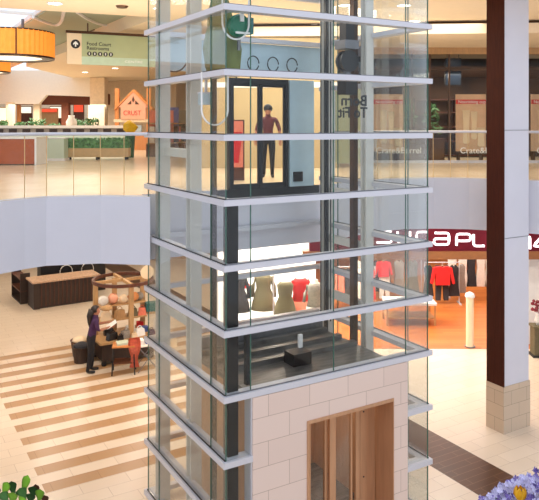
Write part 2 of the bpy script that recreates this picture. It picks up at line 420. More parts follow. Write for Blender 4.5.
# landing door on the upper floor (back of the shaft)
vb = 3.22
def fmbox(u0,u1,z0,z1,name,m,v0=vb,v1=vb+.12,par=sh): return MB().box(u0,u1,v0,v1,z0,z1).build(name, M[m], par)
ld = MB().xz([(1.74,UP),(1.82,UP),(1.82,7.55),(3.02,7.55),(3.02,UP),(3.09,UP),(3.09,7.66),(1.74,7.66)], vb, vb+.12).build('landing_door_frame', M['black'], sh)
for a, c in ((1.82,2.42),(2.47,3.02)):
    lf = MB().box(a,c,vb+.03,vb+.07,UP,UP+.1).box(a,a+.03,vb+.03,vb+.07,UP+.1,7.5).box(c-.03,c,vb+.03,vb+.07,UP+.1,7.5).box(a,c,vb+.03,vb+.07,7.5,7.55).build('landing_door', M['black'], sh)
    MB().box(a+.05,c-.05,vb+.045,vb+.052,UP+.1,7.5).build('landing_door_pane', M['shopglass'], lf)
MB().box(2.42,2.47,vb+.02,vb+.09,UP,7.55).build('door_mullion', M['black'], sh)
fmbox(1.5,3.86,UP-.16,UP,'door_sill','black')
fmbox(3.12,3.72,UP,7.66,'frosted_panel','frost')
fmbox(.3,3.9,7.75,8.35,'header_panel','frost',vb-.02)
fmbox(3.2,3.42,UP+.1,UP+.3,'call_panel','black',vb-.03,vb)

# lift car behind the stone wall
car = thing('elevator_car', 'grey metal elevator car parked behind the stone base, its roof showing', 'elevator car', (*G(1.95,1.55),.0), TH)
cu, cv = 1.32, .98
MB().box(-cu,cu,-cv,cv,.04,.14).build('car_floor', M['carroof'], car)
MB().box(-cu,cu,cv-.05,cv,.14,2.7).build('wall', M['bronze'], car)
MB().box(-cu,-cu+.05,-cv,cv-.05,.14,2.7).build('wall', M['bronze'], car)
MB().box(cu-.05,cu,-cv,cv-.05,.14,2.7).build('wall', M['bronze'], car)
MB().box(-cu-.05,cu+.05,-cv-.05,cv+.05,2.7,2.78).build('roof', M['carroof'], car)
for v in (-.35, .1, .55): MB().box(-cu,cu,v,v+.12,2.78,2.86).build('roof_rib', M['carroof'], car)
MB().box(-cu-.02,cu+.02,.75,.87,2.78,3.02).build('crosshead', M['grey'], car)
MB().box(-.25,.1,-.7,-.4,2.78,2.98).build('control_box', M['dark'], car)
MB().box(.02,.09,-.45,-.4,2.98,3.2).build('bracket', M['white'], car)
MB().box(-cu+.05,cu-.05,cv-.08,cv-.05,.95,1.0).build('handrail', M['alu'], car)

MB().box(-.5,.5,-.4,.4,2.66,2.7).build('added_lamp_panel', M['lampglow'], car)  # unseen glowing panel, added to lighten the door glass
# ropes
for u, v in ((3.35,2.2),(3.3,2.05),(3.25,2.3)):
    p = G(u, v)
    o = MB().cyl((p.x,p.y,3.0),(p.x,p.y,10.2),.012,6).build('hoist_cable', M['black'])
    tag(o, 'thin dark steel hoist cable hanging inside the right half of the elevator shaft', 'cable', 'hoist cables in the shaft')
# hoist sheave with its bracket
hs = thing('hoist_machine', 'black hoist sheave on a steel bracket bolted to the right shaft column', 'hoist machine', (*G(3.35,1.6),7.3), TH)
MB().lathe([(.02,-.09),(.2,-.09),(.2,-.05),(.16,-.03),(.16,.03),(.2,.05),(.2,.09),(.02,.09)], seg=24).xform(Matrix.Rotation(PI/2,4,'X')).xform(Matrix.Translation((0,0,.62))).build('sheave', M['black'], hs)
MB().box(-.13,.13,-.13,.13,.0,.3).build('motor_housing', M['dark'], hs)
MB().box(-.16,.16,-.16,.16,.84,1.0).build('top_plate', M['grey'], hs)
MB().box(-.1,.1,-.1,.1,1.0,1.4).build('brake_housing', M['dark'], hs)
MB().box(.1,.42,-.04,.04,.62,.72).build('arm', M['dark'], hs)
MB().box(.3,.42,-.08,.08,.68,.92).build('bracket', M['alu'], hs)
MB().box(-.05,.05,-.05,.05,.3,.46).build('shaft_stub', M['grey'], hs)
# tarpaulin over the machine by the near corner + green pulley
tp = MB(); P = []
prof = [(.30,0),(.36,.12),(.40,.4),(.33,.66),(.27,.76),(.17,.8),(.05,.81)]
rings = []
for i, (r, z) in enumerate(prof):
    ring_ = []
    for k in range(40):
        a = 2*PI*k/40; rr = r*(1+.09*math.sin(5*a+i*.4)+.05*math.sin(11*a))
        ring_.append(tp.bm.verts.new((rr*.72*math.cos(a), rr*.72*math.sin(a), z+.03*math.sin(3*a))))
    rings.append(ring_)
for A, B in zip(rings, rings[1:]):
    for k in range(40): tp.bm.faces.new((A[k],A[(k+1)%40],B[(k+1)%40],B[k]))
tp.bm.faces.new(rings[-1]); tp.bm.faces.new(rings[0][::-1])
tg = thing('tarpaulin', 'olive green tarpaulin draped over machinery inside the upper near corner of the elevator shaft', 'tarpaulin', (*G(.36,.75),7.48), TH)
tp.build('cover', M['tarp'], tg, smooth=True)
tp2 = MB().lathe([(.2,.0),(.18,.25),(.12,.42),(.1,.46)], seg=20).build('hood', M['tarp'], tg, smooth=True); tp2.location = (-.05,0,.76)
gp = thing('pulley', 'bright green round pulley beside the olive tarpaulin high in the elevator shaft', 'pulley', (*G(.42,.35),8.2), TH)
MB().lathe([(.03,-.08),(.15,-.08),(.17,-.04),(.17,.04),(.15,.08),(.03,.08)], seg=28).xform(Matrix.Rotation(PI/2,4,'X')).build('drum', M['green'], gp, smooth=False)
MB().box(.1,.2,-.09,.09,-.12,.12).build('side_plate', M['teal'], gp)
MB().box(-.03,.03,-.11,-.085,.05,.2).build('strap', M['white'], gp)
MB().box(-.1,.14,-.11,-.085,-.13,-.1).build('clip', M['white'], gp)
MB().box(-.02,.02,-.02,.02,-.36,-.1).build('stem', M['grey'], gp)
# cable loops
def loop(c, r, a0, a1, zc, tilt, name, label, m, rad=.014, ext=None):
    pts = []
    for i in range(25):
        a = a0+(a1-a0)*i/24; pts.append((c[0]+UX.x*r*math.cos(a)*.9, c[1]+UX.y*r*math.cos(a)*.9, zc+r*math.sin(a)))
    if ext: pts = [(pts[0][0],pts[0][1],pts[0][2]+ext)]+pts+[(pts[-1][0],pts[-1][1],pts[-1][2]+ext)]
    tag(MB().tube(pts, rad, 6).build(name, m), label, 'cable')
loop(G(.3,.22), .24, PI, 2*PI, 8.22, 0, 'cable_loop', 'white cable loop hanging in front of the olive tarpaulin', M['white'], ext=.35)
loop(G(.15,.6), .24, PI*.95, 2*PI, 6.98, 0, 'cable_loop', 'white cable loop hanging below the olive tarpaulin near the junction box', M['white'], ext=.5)
loop(G(.45,2.9), .3, PI, 2*PI, 8.0, 0, 'cable_loop', 'black cable looping down beside the back left shaft column', M['black'], ext=.8)
for i, (u, l) in enumerate(((1.75,'leftmost'),(2.2,'second'),(2.65,'third'),(3.1,'rightmost'))):
    p = G(u,3.1); loop(p, .14, 0, PI*1.9, 7.95, 0, 'cable_coil', 'black cable coil, %s of the row above the landing door' % l, M['black'], .012)
jb = thing('junction_box', 'pale junction box with conduit fixed beside the left shaft column', 'junction box', (*G(.17,.95),7.05), TH)
MB().box(-.1,.1,-.07,.07,0,.17).build('box', M['frost'], jb); MB().box(-.11,.11,-.075,.075,.17,.19).build('lid', M['alu'], jb)
MB().cyl((0,0,.19),(0,0,.5),.025,8).build('conduit', M['alu'], jb)

# ------------------------------------------------------------------ balustrades
def balustrade(name, label, pts, post_every=1):
    r = thing(name, label, 'balustrade', (pts[0][0],pts[0][1],UP)); o0 = pts[0]
    L = [(p[0]-o0[0],p[1]-o0[1]) for p in pts]
    MB().tube([(x,y,1.1) for x,y in L], .032, 10).build('handrail', M['alu'], r)
    MB().tube([(x,y,.0) for x,y in L], .012, 6).build('base_rail', M['alu'], r)
    for i in range(len(L)-1):
        (x0,y0),(x1,y1) = L[i], L[i+1]
        l = math.hypot(x1-x0,y1-y0); n = max(1, round(l/.49))
        for k in range(n):
            a = k/n+.006; c = (k+1)/n-.006
            p = Vector((x0+(x1-x0)*a,y0+(y1-y0)*a)); q = Vector((x0+(x1-x0)*c,y0+(y1-y0)*c))
            t = (q-p).normalized(); nn = Vector((-t.y,t.x))*.006
            MB().prism([p-nn,q-nn,q+nn,p+nn], .01, 1.08).build('glass_pane', M['railglass'], r)
            MB().box(p.x-.005,p.x+.005,p.y-.007,p.y+.007,.0,1.08).build('glass_clip', M['palewood'], r)
    return r
def inset(p, dx=0, dy=.08): return (p[0]+dx, p[1]+dy)
balustrade('glass_balustrade', 'glass balustrade with metal handrail along the left edge of the upper floor', [inset(e,-.06) for e in edge[0:3]]+[inset(e,-.03) for e in edge[3:6]]+[(edge[6].x-.06,edge[6].y+.1)])
balustrade('glass_balustrade', 'glass balustrade with metal handrail in front of the upper shop between shaft and column', [inset(e) for e in edge[9:14]]+[(5.1,15.82)])
balustrade('glass_balustrade', 'short glass balustrade length starting right of the tall brown and white column', [(5.75,15.5),(6.2,15.2),(8.6,13.6)])

# ------------------------------------------------------------------ tall column at right
col = thing('column', 'tall square column, brown wood on its left face and white on its right, tiled foot', 'column', (5.1,14.68,0), TH)
cw, cd = .87, .49
CB = 1.02
MB().box(0,cw,0,cd,0,CB).build('tiled_base', M['coltile'], col)
MB().box(.025,cw-.02,.025,cd-.02,CB,CZ).build('white_cladding', M['fascia'], col)
MB().box(-.005,.024,-.005,cd-.02,CB+.003,CZ-.01).build('wood_cladding', M['colwood'], col)
MB().box(.02,cw-.02,.018,.024,6.62,6.632).build('joint_line', M['grey'], col)
MB().box(.02,cw-.02,.018,.024,4.25,4.262).build('joint_line', M['grey'], col)

# ------------------------------------------------------------------ ground-floor shop
SY = 20.3
struct(MB().box(-1.6, 12, SY, SY+.3, 3.75, 4.28).build('wall_shop', M['white']))
sg = thing('shop_sign', 'long burgundy shop sign with glowing white lettering above the clothes shop entrance', 'sign', (1.2,SY,2.95))
MB().box(0,10,-.06,.3,.0,.8).build('panel', M['burgundy'], sg)
MB().box(-.2,10,-.1,.3,-.24,0).build('header_strip', M['header'], sg)
def stroke(ch, px0, px1, pyt, pyb):
    Yp = SY-.085; k = Yp/F
    def q(fx, fz):
        px = px0+(px1-px0)*fx; py = pyb+(pyt-pyb)*fz
        return ((px-269.5)*k-1.2, -.085, HC-(py-YH)*k-2.95)
    def rnd(pts, r=.22):
        out = [pts[0]]
        for i in range(1, len(pts)-1):
            a_, b_, c_ = (Vector(p) for p in pts[i-1:i+2])
            d1 = (a_-b_); d2 = (c_-b_); l = min(.09, d1.length*.45, d2.length*.45)
            p, e_ = b_+d1.normalized()*l, b_+d2.normalized()*l
            for t in (0,.33,.67,1): out.append(tuple((p*(1-t)*(1-t)+b_*2*t*(1-t)+e_*t*t)))
        return out+[pts[-1]]
    P = {'s':[[(1,1),(0,1),(0,.55),(1,.5),(1,0),(0,0)]], 'u':[[(0,1),(0,0),(1,0),(1,1)]], 'r':[[(0,0),(0,1),(1,1)]],
         'a':[[(.05,1),(1,1),(1,0),(0,0),(0,.5),(1,.5)]], 'P':[[(0,0),(0,1),(1,1),(1,.4),(0,.4)]], 'L':[[(0,1),(0,0),(1,0)]],
         'U':[[(0,1),(0,0),(1,0),(1,1)]], 'S':[[(1,1),(0,1),(0,.5),(1,.5),(1,0),(0,0)]], '1':[[(0,.8),(1,1),(1,0)]], '4':[[(1,.28),(0,.28),(.75,1),(.75,0)]], '+':[[(0,.5),(1,.5)],[(.5,0),(.5,1)]]}[ch]
    b_ = MB()
    for path in P: b_.tube(rnd([q(*p) for p in path]), .036, 6)
    b_.build('letter', M['letter'], sg)
for a_ in (('s',376.5,391.5,231.5,242.5),('u',397.5,410,231.5,243),('r',416.5,428,232,244),('a',434,449,233,244.5),('P',456.5,470.5,234,245.5),('L',473.5,484.5,234.3,246),('U',488,500,234.6,246.3),('S',503,515,235,246.5),('1',525,530,236,249),('4',533,545,236.5,250),('+',548,556,240,248)): stroke(*a_)
struct(MB().box(-6, 14, 34, 34.2, 0, 4.28).build('wall_shop_back', M['tanwood']))
struct(MB().box(-1.7, -1.55, SY, 34, 0, 4.28).build('wall_shop_left', M['white']))
pk = MB().box(1.75, 14, SY, 34, .0, .012).build('floor_shop', M['plank']); struct(pk)
struct(MB().box(-1.5, 1.74, SY+.1, 34, 0, .012).build('floor_display', M['white']))
struct(MB().box(-1.55,1.74,25.4,25.5,0,4.28).build('wall_display', M['white']))
# window pane of the display left of the entrance
wn = MB().box(-1.5,1.7,SY+.1,SY+.112,.3,2.7).build('window_1', M['railglass']); struct(wn)
MB().box(-1.5,1.7,SY+.06,SY+.16,.0,.3).build('window_sill', M['white'], wn)
MB().box(1.7,1.8,SY,SY+.2,0,2.75).build('window_post', M['tanwood'], wn)
MB().box(.1,.14,SY+.08,SY+.13,.3,2.7).build('window_mullion', M['alu'], wn)
struct(MB().box(7.75, 12, SY+.4, SY+.6, 0, 2.75).build('wall_shop_right', M['white']))
pdm = thing('flower_pedestal', 'dark pedestal at the right edge beyond the tall column', 'pedestal', (7.85,19.7,0))
MB().box(-.22,.22,-.22,.22,0,.06).build('foot', M['black'], pdm); MB().box(-.17,.17,-.17,.17,.06,.85).build('shaft', M['olive'], pdm); MB().box(-.22,.22,-.22,.22,.85,.9).build('top', M['olive'], pdm)
rfl = thing('dark_red_flowers', 'white vase of dark red flowers on the pedestal at the right edge', 'flowers', (7.85,19.7,.9))
MB().lathe([(.05,0),(.1,.12),(.06,.3),(.08,.32)], seg=16).build('vase', M['white'], rfl, smooth=True)
b_ = MB()
for k in range(22): b_.ball((random.uniform(-.2,.2),random.uniform(-.15,.15),.4+random.uniform(0,.3)), .055, sub=1, jit=.2)
o = b_.build('blossom', mat('wine_petal', rgb(130,40,54), .7, var=.3), rfl); o['kind'] = 'stuff'
# garments
def shirt(w=.5, h=.65, t=.12, sleeve=.3):
    b_ = MB(); a = w/2
    b_.xz([(-a*.82,0),(a*.82,0),(a*.8,h*.62),(a*1.1,h*.62-sleeve),(a*1.38,h*.66-sleeve),(a*1.05,h*.93),(a*.3,h),(0,h*.94),(-a*.3,h),(-a*1.05,h*.93),(-a*1.38,h*.66-sleeve),(-a*1.1,h*.62-sleeve),(-a*.8,h*.62)], -t/2, t/2)
    return b_
def dress(w=.5, h=1.1, t=.14):
    b_ = MB(); a = w/2
    b_.xz([(-a,0),(a,0),(a*.62,h*.55),(a*.78,h*.9),(a*.3,h),(0,h*.93),(-a*.3,h),(-a*.78,h*.9),(-a*.62,h*.55)], -t/2, t/2)
    return b_
def pants(w=.36, h=.95, t=.1):
    b_ = MB(); a = w/2
    b_.xz([(-a*.95,0),(-a*.25,0),(0,h*.6),(a*.25,0),(a*.95,0),(a,h),(-a,h)], -t/2, t/2)
    return b_
GM = {'shirt':shirt, 'dress':dress, 'pants':pants}
def garment(kind, m, label, loc, rz=0, cat=None, **kw):
    t = thing('hanging_'+kind if kind != 'pants' else 'hanging_trousers', label, cat or kind, loc, rz)
    h = kw.get('h', {'shirt':.65,'dress':1.1,'pants':.95}[kind])
    GM[kind](**kw).build('cloth', M[m], t, bevel=.015)
    MB().tube([(-.17,0,h-.06),(0,0,h+.02),(.17,0,h-.06)], .008, 5).build('hanger', M['tanwood'], t)
    MB().tube([(0,0,h+.02),(0,0,h+.1),(.02,0,h+.12)], .004, 5).build('hook', M['alu'], t)
    return t
def rack(label, loc, rz, L, h=1.55):
    t = thing('clothes_rack', label, 'clothes rack', loc, rz)
    MB().cyl((-L/2,0,h),(L/2,0,h),.018,8).build('rail', M['alu'], t)
    for s in (-1,1):
        MB().cyl((s*L/2,0,.03),(s*L/2,0,h+.02),.018,8).build('upright', M['alu'], t)
        MB().box(s*L/2-.03,s*L/2+.03,-.25,.25,0,.04).build('foot', M['alu'], t)
    return t
RX, RY = 6.5, 25.4
rack('chrome clothes rack holding the red printed top, on the orange shop floor', (RX,RY,.012), 0, 1.3)
garment('shirt','red','red patterned long-sleeved top at the front of the middle clothes rack',(RX-.05,RY-.28,.78),0,w=.66,h=.7,sleeve=.4,t=.16)
garment('pants','charcoal','dark trousers hanging just below and behind the red patterned top',(RX-.02,RY-.08,.16),0,w=.5,h=1.3,t=.14)
garment('dress','charcoal','long black dress hanging left of the red patterned top',(RX-.52,RY,.3),0,w=.4,h=1.18)
garment('dress','charcoal','long black dress hanging right of the red patterned top',(RX+.45,RY,.3),0,w=.42,h=1.18)
garment('dress','greycloth','grey patterned dress at the right end of the middle clothes rack',(RX+.8,RY+.3,.35),.2,w=.4,h=1.1)
rack('chrome clothes rack against the far right shop wall with white and black garments', (7.95,26.4,.012), 0, 1.9, 1.75)
for i,(dx,m_,l) in enumerate(((-1.0,'whitecloth','white blouse at the left end of the far right rack'),(-.45,'whitecloth','long white dress beside the white blouse on the far right rack'),(0,'charcoal','long black dress between white garments on the far right rack'),(.5,'whitecloth','long white dress hanging at the right of the black dress on the far rack'),(.95,'whitecloth','white dress at the right end of the far rack, beside the column'))):
    garment('dress', m_, l, (7.9+dx*.75,26.4,.42), 0, w=.44, h=1.3)
rack('chrome clothes rack of dark trousers seen through the right shaft glass', (4.6,26.2,.012), 0, 2.6)
for i,(dx,k_,m_,l) in enumerate(((-1.1,'dress','whitecloth','white blouse dress at the left end of the rack behind the shaft glass'),(-.55,'dress','charcoal','dark dress second from left on the rack behind the shaft glass'),(-.1,'dress','charcoal','dark dress beside the scarlet top on the rack behind the shaft glass'),(.42,'dress','greycloth','grey speckled dress in the middle of the rack behind the shaft glass'),(.95,'dress','olive','olive dress at the right end of the rack behind the shaft glass'))):
    garment(k_, m_, l, (4.6+dx,26.1,.3), 0, w=.5, h=1.22)
garment('shirt','red','plain scarlet top hanging in front of the rack behind the shaft glass',(4.55-.2,25.7,.95),0,w=.5,h=.6,t=.12)
garment('pants','whitecloth','white trousers hanging beneath the scarlet top',(4.55-.15,25.8,.1),0,w=.4,h=.85)
rack('chrome clothes rack of light blouses seen between the two right shaft columns', (2.9,24.6,.012), 0, 1.9)
for i,(dx,m_,l) in enumerate(((-.75,'whitecloth','white blouse at the left end of the rack between the right shaft columns'),(-.35,'coral','coral blouse second on the rack between the right shaft columns'),(0,'charcoal','charcoal dress in the middle of the rack between the right shaft columns'),(.38,'whitecloth','white dress right of the charcoal one between the right shaft columns'),(.75,'red','dark red dress at the right end of the rack between the shaft columns'))):
    garment('dress', m_, l, (2.9+dx,24.5,.4), 0, w=.46, h=1.15)
# display table
dt = thing('display_table', 'low white display table with lower shelf on the orange shop floor behind the shaft', 'table', (4.75,23.0,.012))
MB().box(-.85,.85,-.45,.45,.68,.76).build('tabletop', M['white'], dt)
MB().box(-.8,.8,-.4,.4,.22,.27).build('shelf', M['tanwood'], dt)
for x in (-.8,.8):
    for y in (-.4,.4): MB().box(x-.03,x+.03,y-.03,y+.03,0,.68).build('leg', M['tanwood'], dt)
# security post
sp_ = thing('security_post', 'beige anti-theft post with rounded white top at the shop entrance', 'security post', (6.08,20.45,.012))
MB().lathe([(.1,.0),(.13,.01),(.115,.05),(.115,1.5)], seg=20).build('body', M['signcream'], sp_, smooth=False)
MB().lathe([(.14,1.5),(.15,1.54),(.12,1.62),(.05,1.66),(.01,1.665)], seg=20).build('cap', M['white'], sp_, smooth=True)
MB().lathe([(.16,0),(.16,.03)], seg=20).build('base_plate', M['grey'], sp_)
MB().box(6.95,7.05,SY,SY+.1,0,2.72).build('trim_40', M['darkwood'])['kind'] = 'structure'
# mannequins (headless dress forms) in the display window
def form(label, loc, rz, m_top, m_low, kind):
    t = thing('dress_form', label, 'dress form', loc, rz)
    MB().lathe([(.2,0),(.2,.015),(.03,.03)], seg=20).build('base', M['alu'], t)
    MB().cyl((0,0,.03),(0,0,.8),.015,8).build('pole', M['alu'], t)
    tor = [(.05,.62),(.17,.64),(.185,.75),(.16,.9),(.13,1.05),(.165,1.25),(.18,1.36),(.12,1.45),(.06,1.48),(.055,1.56),(.01,1.57)]
    o = MB().lathe(tor, seg=20).xform(Matrix.Diagonal((1.15,.75,1,1))).build('torso', M['whitecloth'], t, smooth=True)
    if kind == 'coat':
        o = MB().lathe([(.3,.5),(.27,.7),(.22,.95),(.17,1.08),(.19,1.26),(.2,1.38),(.14,1.47),(.09,1.49)], seg=20).xform(Matrix.Diagonal((1.15,.8,1,1))).build('coat', M[m_top], t, smooth=True)
        for s in (-1,1): MB().tube([(s*.2,0,1.4),(s*.29,.0,1.15),(s*.31,-.03,.85)], .06, 8, taper=.8).build('sleeve', M[m_top], t, smooth=True)
    elif kind == 'gown':
        MB().lathe([(.34,.1),(.3,.5),(.22,.9),(.16,1.07),(.185,1.26),(.2,1.38),(.13,1.46)], seg=20).xform(Matrix.Diagonal((1.1,.8,1,1))).build('gown', M[m_top], t, smooth=True)
    else:
        MB().lathe([(.21,.85),(.17,1.05),(.19,1.26),(.2,1.38),(.13,1.46)], seg=20).xform(Matrix.Diagonal((1.15,.8,1,1))).build('top', M[m_top], t, smooth=True)
        for s in (-1,1): MB().tube([(s*.2,0,1.4),(s*.28,.0,1.18),(s*.31,-.08,.98)], .055, 8, taper=.8).build('sleeve', M[m_top], t, smooth=True)
        MB().lathe([(.26,.15),(.25,.5),(.22,.86)], seg=20).xform(Matrix.Diagonal((1.1,.8,1,1))).build('skirt', M[m_low], t, smooth=True)
    t.scale = (1.2,1.2,1.2)
    return t
form('dress form in a dark olive short coat at the left of the shop display window', W(263,0,22.2)*Vector((1,1,0)) if False else (-.2,22.4,.012), 0, 'olive', 'olive', 'coat')
form('dress form in a long olive gown in the middle of the display window', (.5,21.4,.012), 0, 'olive', 'olive', 'gown')
form('dress form in a red top and coral skirt right of the olive gown', (1.0,21.9,.012), .2, 'red', 'coral', 'set')
form('dress form in a charcoal short coat near the dark corner post', (-1.05,22.2,.012), 0, 'charcoal', 'olive', 'coat')
form('dress form in a pale top and skirt at the right end of the display', (1.45,21.2,.012), 0, 'greycloth', 'whitecloth', 'set')
pl = thing('display_plinth', 'white display plinth on the floor behind the dress forms', 'plinth', (.1,24.2,.012))
MB().box(-1.2,1.2,-.4,.4,0,.5).build('body', M['white'], pl, bevel=.01); MB().box(-1.25,1.25,-.45,.45,.5,.54).build('top', M['white'], pl)
fv = thing('red_flowers', 'small bunch of red flowers on the white display plinth', 'flowers', (-.9,24.2,.552))
MB().lathe([(.05,0),(.09,.1),(.05,.25)], seg=14).build('vase', M['white'], fv, smooth=True)
b_ = MB()
for k in range(14): b_.ball((random.uniform(-.18,.18),random.uniform(-.15,.15),.33+random.uniform(0,.16)), .05, sub=1, jit=.2)
o = b_.build('blossom', M['red'], fv); o['kind'] = 'stuff'

# ------------------------------------------------------------------ upper shop behind the balustrade
UY = 22.5
struct(MB().box(-1, 12, 26.5, 26.7, UP, 9.35).build('wall_upper_shop', M['storedark']))
wn = MB().box(2.2,12,UY,UY+.012,UP+.05,9.3).build('window_2', M['shopglass']); struct(wn)
for x in (2.2,4.75,5.35,6.0,7.75,8.6,10.2): MB().box(x-.03,x+.03,UY-.03,UY+.04,UP,9.3).build('window_mullion', M['bronze_dark'], wn)
MB().box(2.2,12,UY-.05,UY+.06,9.1,9.32).build('window_head', M['tanwood'], wn)
MB().box(2.2,12,UY-.04,UY+.05,UP,UP+.08).build('window_sill', M['alu'], wn)
struct(MB().box(2.2,12,UY+.1,26.5,UP,UP+.02).build('floor_upper_shop', M['uptile']))
struct(MB().box(-1,12,UY+.1,26.5,8.6,8.7).build('ceiling_upper_shop', M['storedark']))
def poster(label, x, txt):
    t = thing('poster_board', label, 'poster', (x,UY+.3,UP+.02))
    MB().box(0,1.02,0,.03,.35,2.28).build('board', M['poster'], t)
    for s in (.1,.88): MB().box(s,s+.04,0,.3,0,.36).build('leg', M['bronze_dark'], t)
    MB().box(0,1.02,-.008,-.001,1.95,2.1).build('banner', M['posterred'], t)
    text(txt, 'banner_text', .15, M['paper'], t, (.08,-.012,1.975), ext=.002)
    for k,(cx,w,h0,h1) in enumerate(((.35,.13,.6,1.75),(.62,.11,.75,1.7),(.85,.14,.5,1.15))):
        MB().lathe([(w*.5,h0),(w*.9,h0+.05),(w*.75,(h0+h1)/2),(w,h1)], seg=14).xform(Matrix.Diagonal((1,.05,1,1))).xform(Matrix.Translation((cx,-.008,0))).build('glass_picture', M['signcream'], t, smooth=True)
    text('Crate&Barrel', 'shop_name', .28, M['paper'], t, (.03,-.4,.3), ext=.003)
    return t
poster('tan poster with red banner in the upper shop window, left of the column', 6.3, 'Nourishing cup')
poster('tan poster with red banner in the upper shop window, seen through the right shaft glass', 3.5, 'Nourishing cup')
poster('tan poster with red banner in the upper shop window, right of the column', 8.85, 'Nourishing cup')
sc = thing('wall_screen', 'dark blue-black screen hanging inside the upper shop window', 'screen', (6.35,UY+.8,8.1))
MB().box(-.28,.28,0,.06,0,.95).build('frame', M['black'], sc); MB().box(-.25,.25,-.01,0,.04,.9).build('panel', mat('screen_blue', rgb(40,52,70), .2), sc)
for s in (-.2,.2): MB().cyl((s,.03,.95),(s,.03,1.3),.01,6).build('rod', M['black'], sc)
def dark_tree(label, loc, h):
    t = thing('potted_tree', label, 'potted tree', loc)
    MB().lathe([(.16,0),(.22,.4),(.24,.42)], seg=16).build('pot', M['black'], t)
    MB().cyl((0,0,.4),(0,0,h*.6),.03,8).build('trunk', M['brownwood'], t)
    b_ = MB()
    for k in range(120):
        a = random.random()*2*PI; r = .42*math.sqrt(random.random()); z = h*.45+random.random()*h*.55
        r *= 1-.6*(z/h)**3
        c = Vector((r*math.cos(a), r*math.sin(a), z)); d = Vector((random.uniform(-1,1),random.uniform(-1,1),random.uniform(-.3,1))).normalized()*.13
        s = d.orthogonal().normalized()*.04
        b_.bm.faces.new([b_.bm.verts.new(c+q) for q in (-d,s,d,-s)])
    o = b_.build('foliage', M['leafdark'], t)
    return t
dark_tree('dark leafy potted tree inside the upper shop, left of the window mullion', (5.15,25.2,UP+.02), 2.2)
dark_tree('dark leafy potted tree inside the upper shop, beside the tan poster', (6.0,25.0,UP+.02), 2.0)
dark_tree('dark potted tree inside the upper shop at the right shaft glass', (4.2,25,UP+.02), 2.3)
shf = thing('shelf_unit', 'dark wooden shelf unit along the back wall of the upper shop', 'shelf unit', (7.2,26.1,UP+.02))
for z in (.05,.6,1.15,1.7,2.2): MB().box(-1.6,1.6,-.25,.25,z,z+.04).build('shelf', M['brownwood'], shf)
for x in (-1.6,0,1.6): MB().box(x-.03,x+.03,-.25,.25,0,2.3).build('upright', M['brownwood'], shf)
ctr = thing('shop_counter', 'low dark counter standing inside the upper shop window behind the handrail', 'counter', (4.9,23.8,UP+.02))
MB().box(-1.2,1.2,-.3,.3,0,.72).build('body', M['storedark'], ctr); MB().box(-1.25,1.25,-.34,.34,.72,.77).build('top', M['brownwood'], ctr)
gpn = thing('reflection_panel', 'olive panel standing in for the reflected sign background, behind the right half of the shaft', 'screen', (1.5,16.0,UP))  # added panel giving the olive background of the reflected sign
MB().box(.0,.95,0,.012,.35,2.2).build('pane', mat('reflected_sign_olive', rgb(176,172,128), .4), gpn)
for x in (.0,.9): MB().box(x,x+.05,-.02,.04,0,2.2).build('post', M['alu'], gpn)
# reflection of a sign in the right front shaft glass, modelled as black lettering
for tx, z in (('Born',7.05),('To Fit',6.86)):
    t1 = text(tx, 'reflected_lettering', .235, M['black'], sh, (2.60,GI+.012,z), ext=.002, weight=.005); t1.scale = (-1.12 if tx == 'Born' else -1.0,1,1)
# ------------------------------------------------------------------ people
def person(label, loc, rz, J, R, E, mats, name='person'):
    """J joint->pos, R joint->radius, E list of (a,b,material index)"""
    names = list(J); idx = {n:i for i,n in enumerate(names)}
    me = bpy.data.meshes.new('body'); me.from_pydata([J[n] for n in names], [(idx[a],idx[c]) for a,c,_ in E], [])
    o = bpy.data.objects.new('tmp', me); COL.objects.link(o)
    md = o.modifiers.new('skin','SKIN'); md.use_smooth_shade = True
    for i, n in enumerate(names):
        sv = me.skin_vertices[0].data[i]; sv.radius = R[n] if isinstance(R[n], tuple) else (R[n],R[n]); sv.use_root = (n == 'pelvis')
    ss = o.modifiers.new('ss','SUBSURF'); ss.levels = 1; ss.render_levels = 1
    dg = bpy.context.evaluated_depsgraph_get(); dg.update()
    m2 = bpy.data.meshes.new_from_object(o.evaluated_get(dg)); COL.objects.unlink(o); bpy.data.objects.remove(o)
    m2.materials.clear()
    for x in mats: m2.materials.append(x)
    segs = [(Vector(J[a]),Vector(J[c]),k,(max(R[a] if not isinstance(R[a],tuple) else R[a])if isinstance(R[a],tuple) else R[a])) for a,c,k in E]
    for p in m2.polygons:
        best, bk = 1e9, 0
        for a, c, k, r in segs:
            t = max(0,min(1,(p.center-a).dot(c-a)/max(1e-9,(c-a).length_squared)))
            d = (p.center-(a+(c-a)*t)).length - r*.5
            if d < best: best, bk = d, k
        p.material_index = bk; p.use_smooth = True
    t = thing(name, label, 'person', loc, rz)
    bo = bpy.data.objects.new('body', m2); COL.objects.link(bo); bo.parent = t
    return t
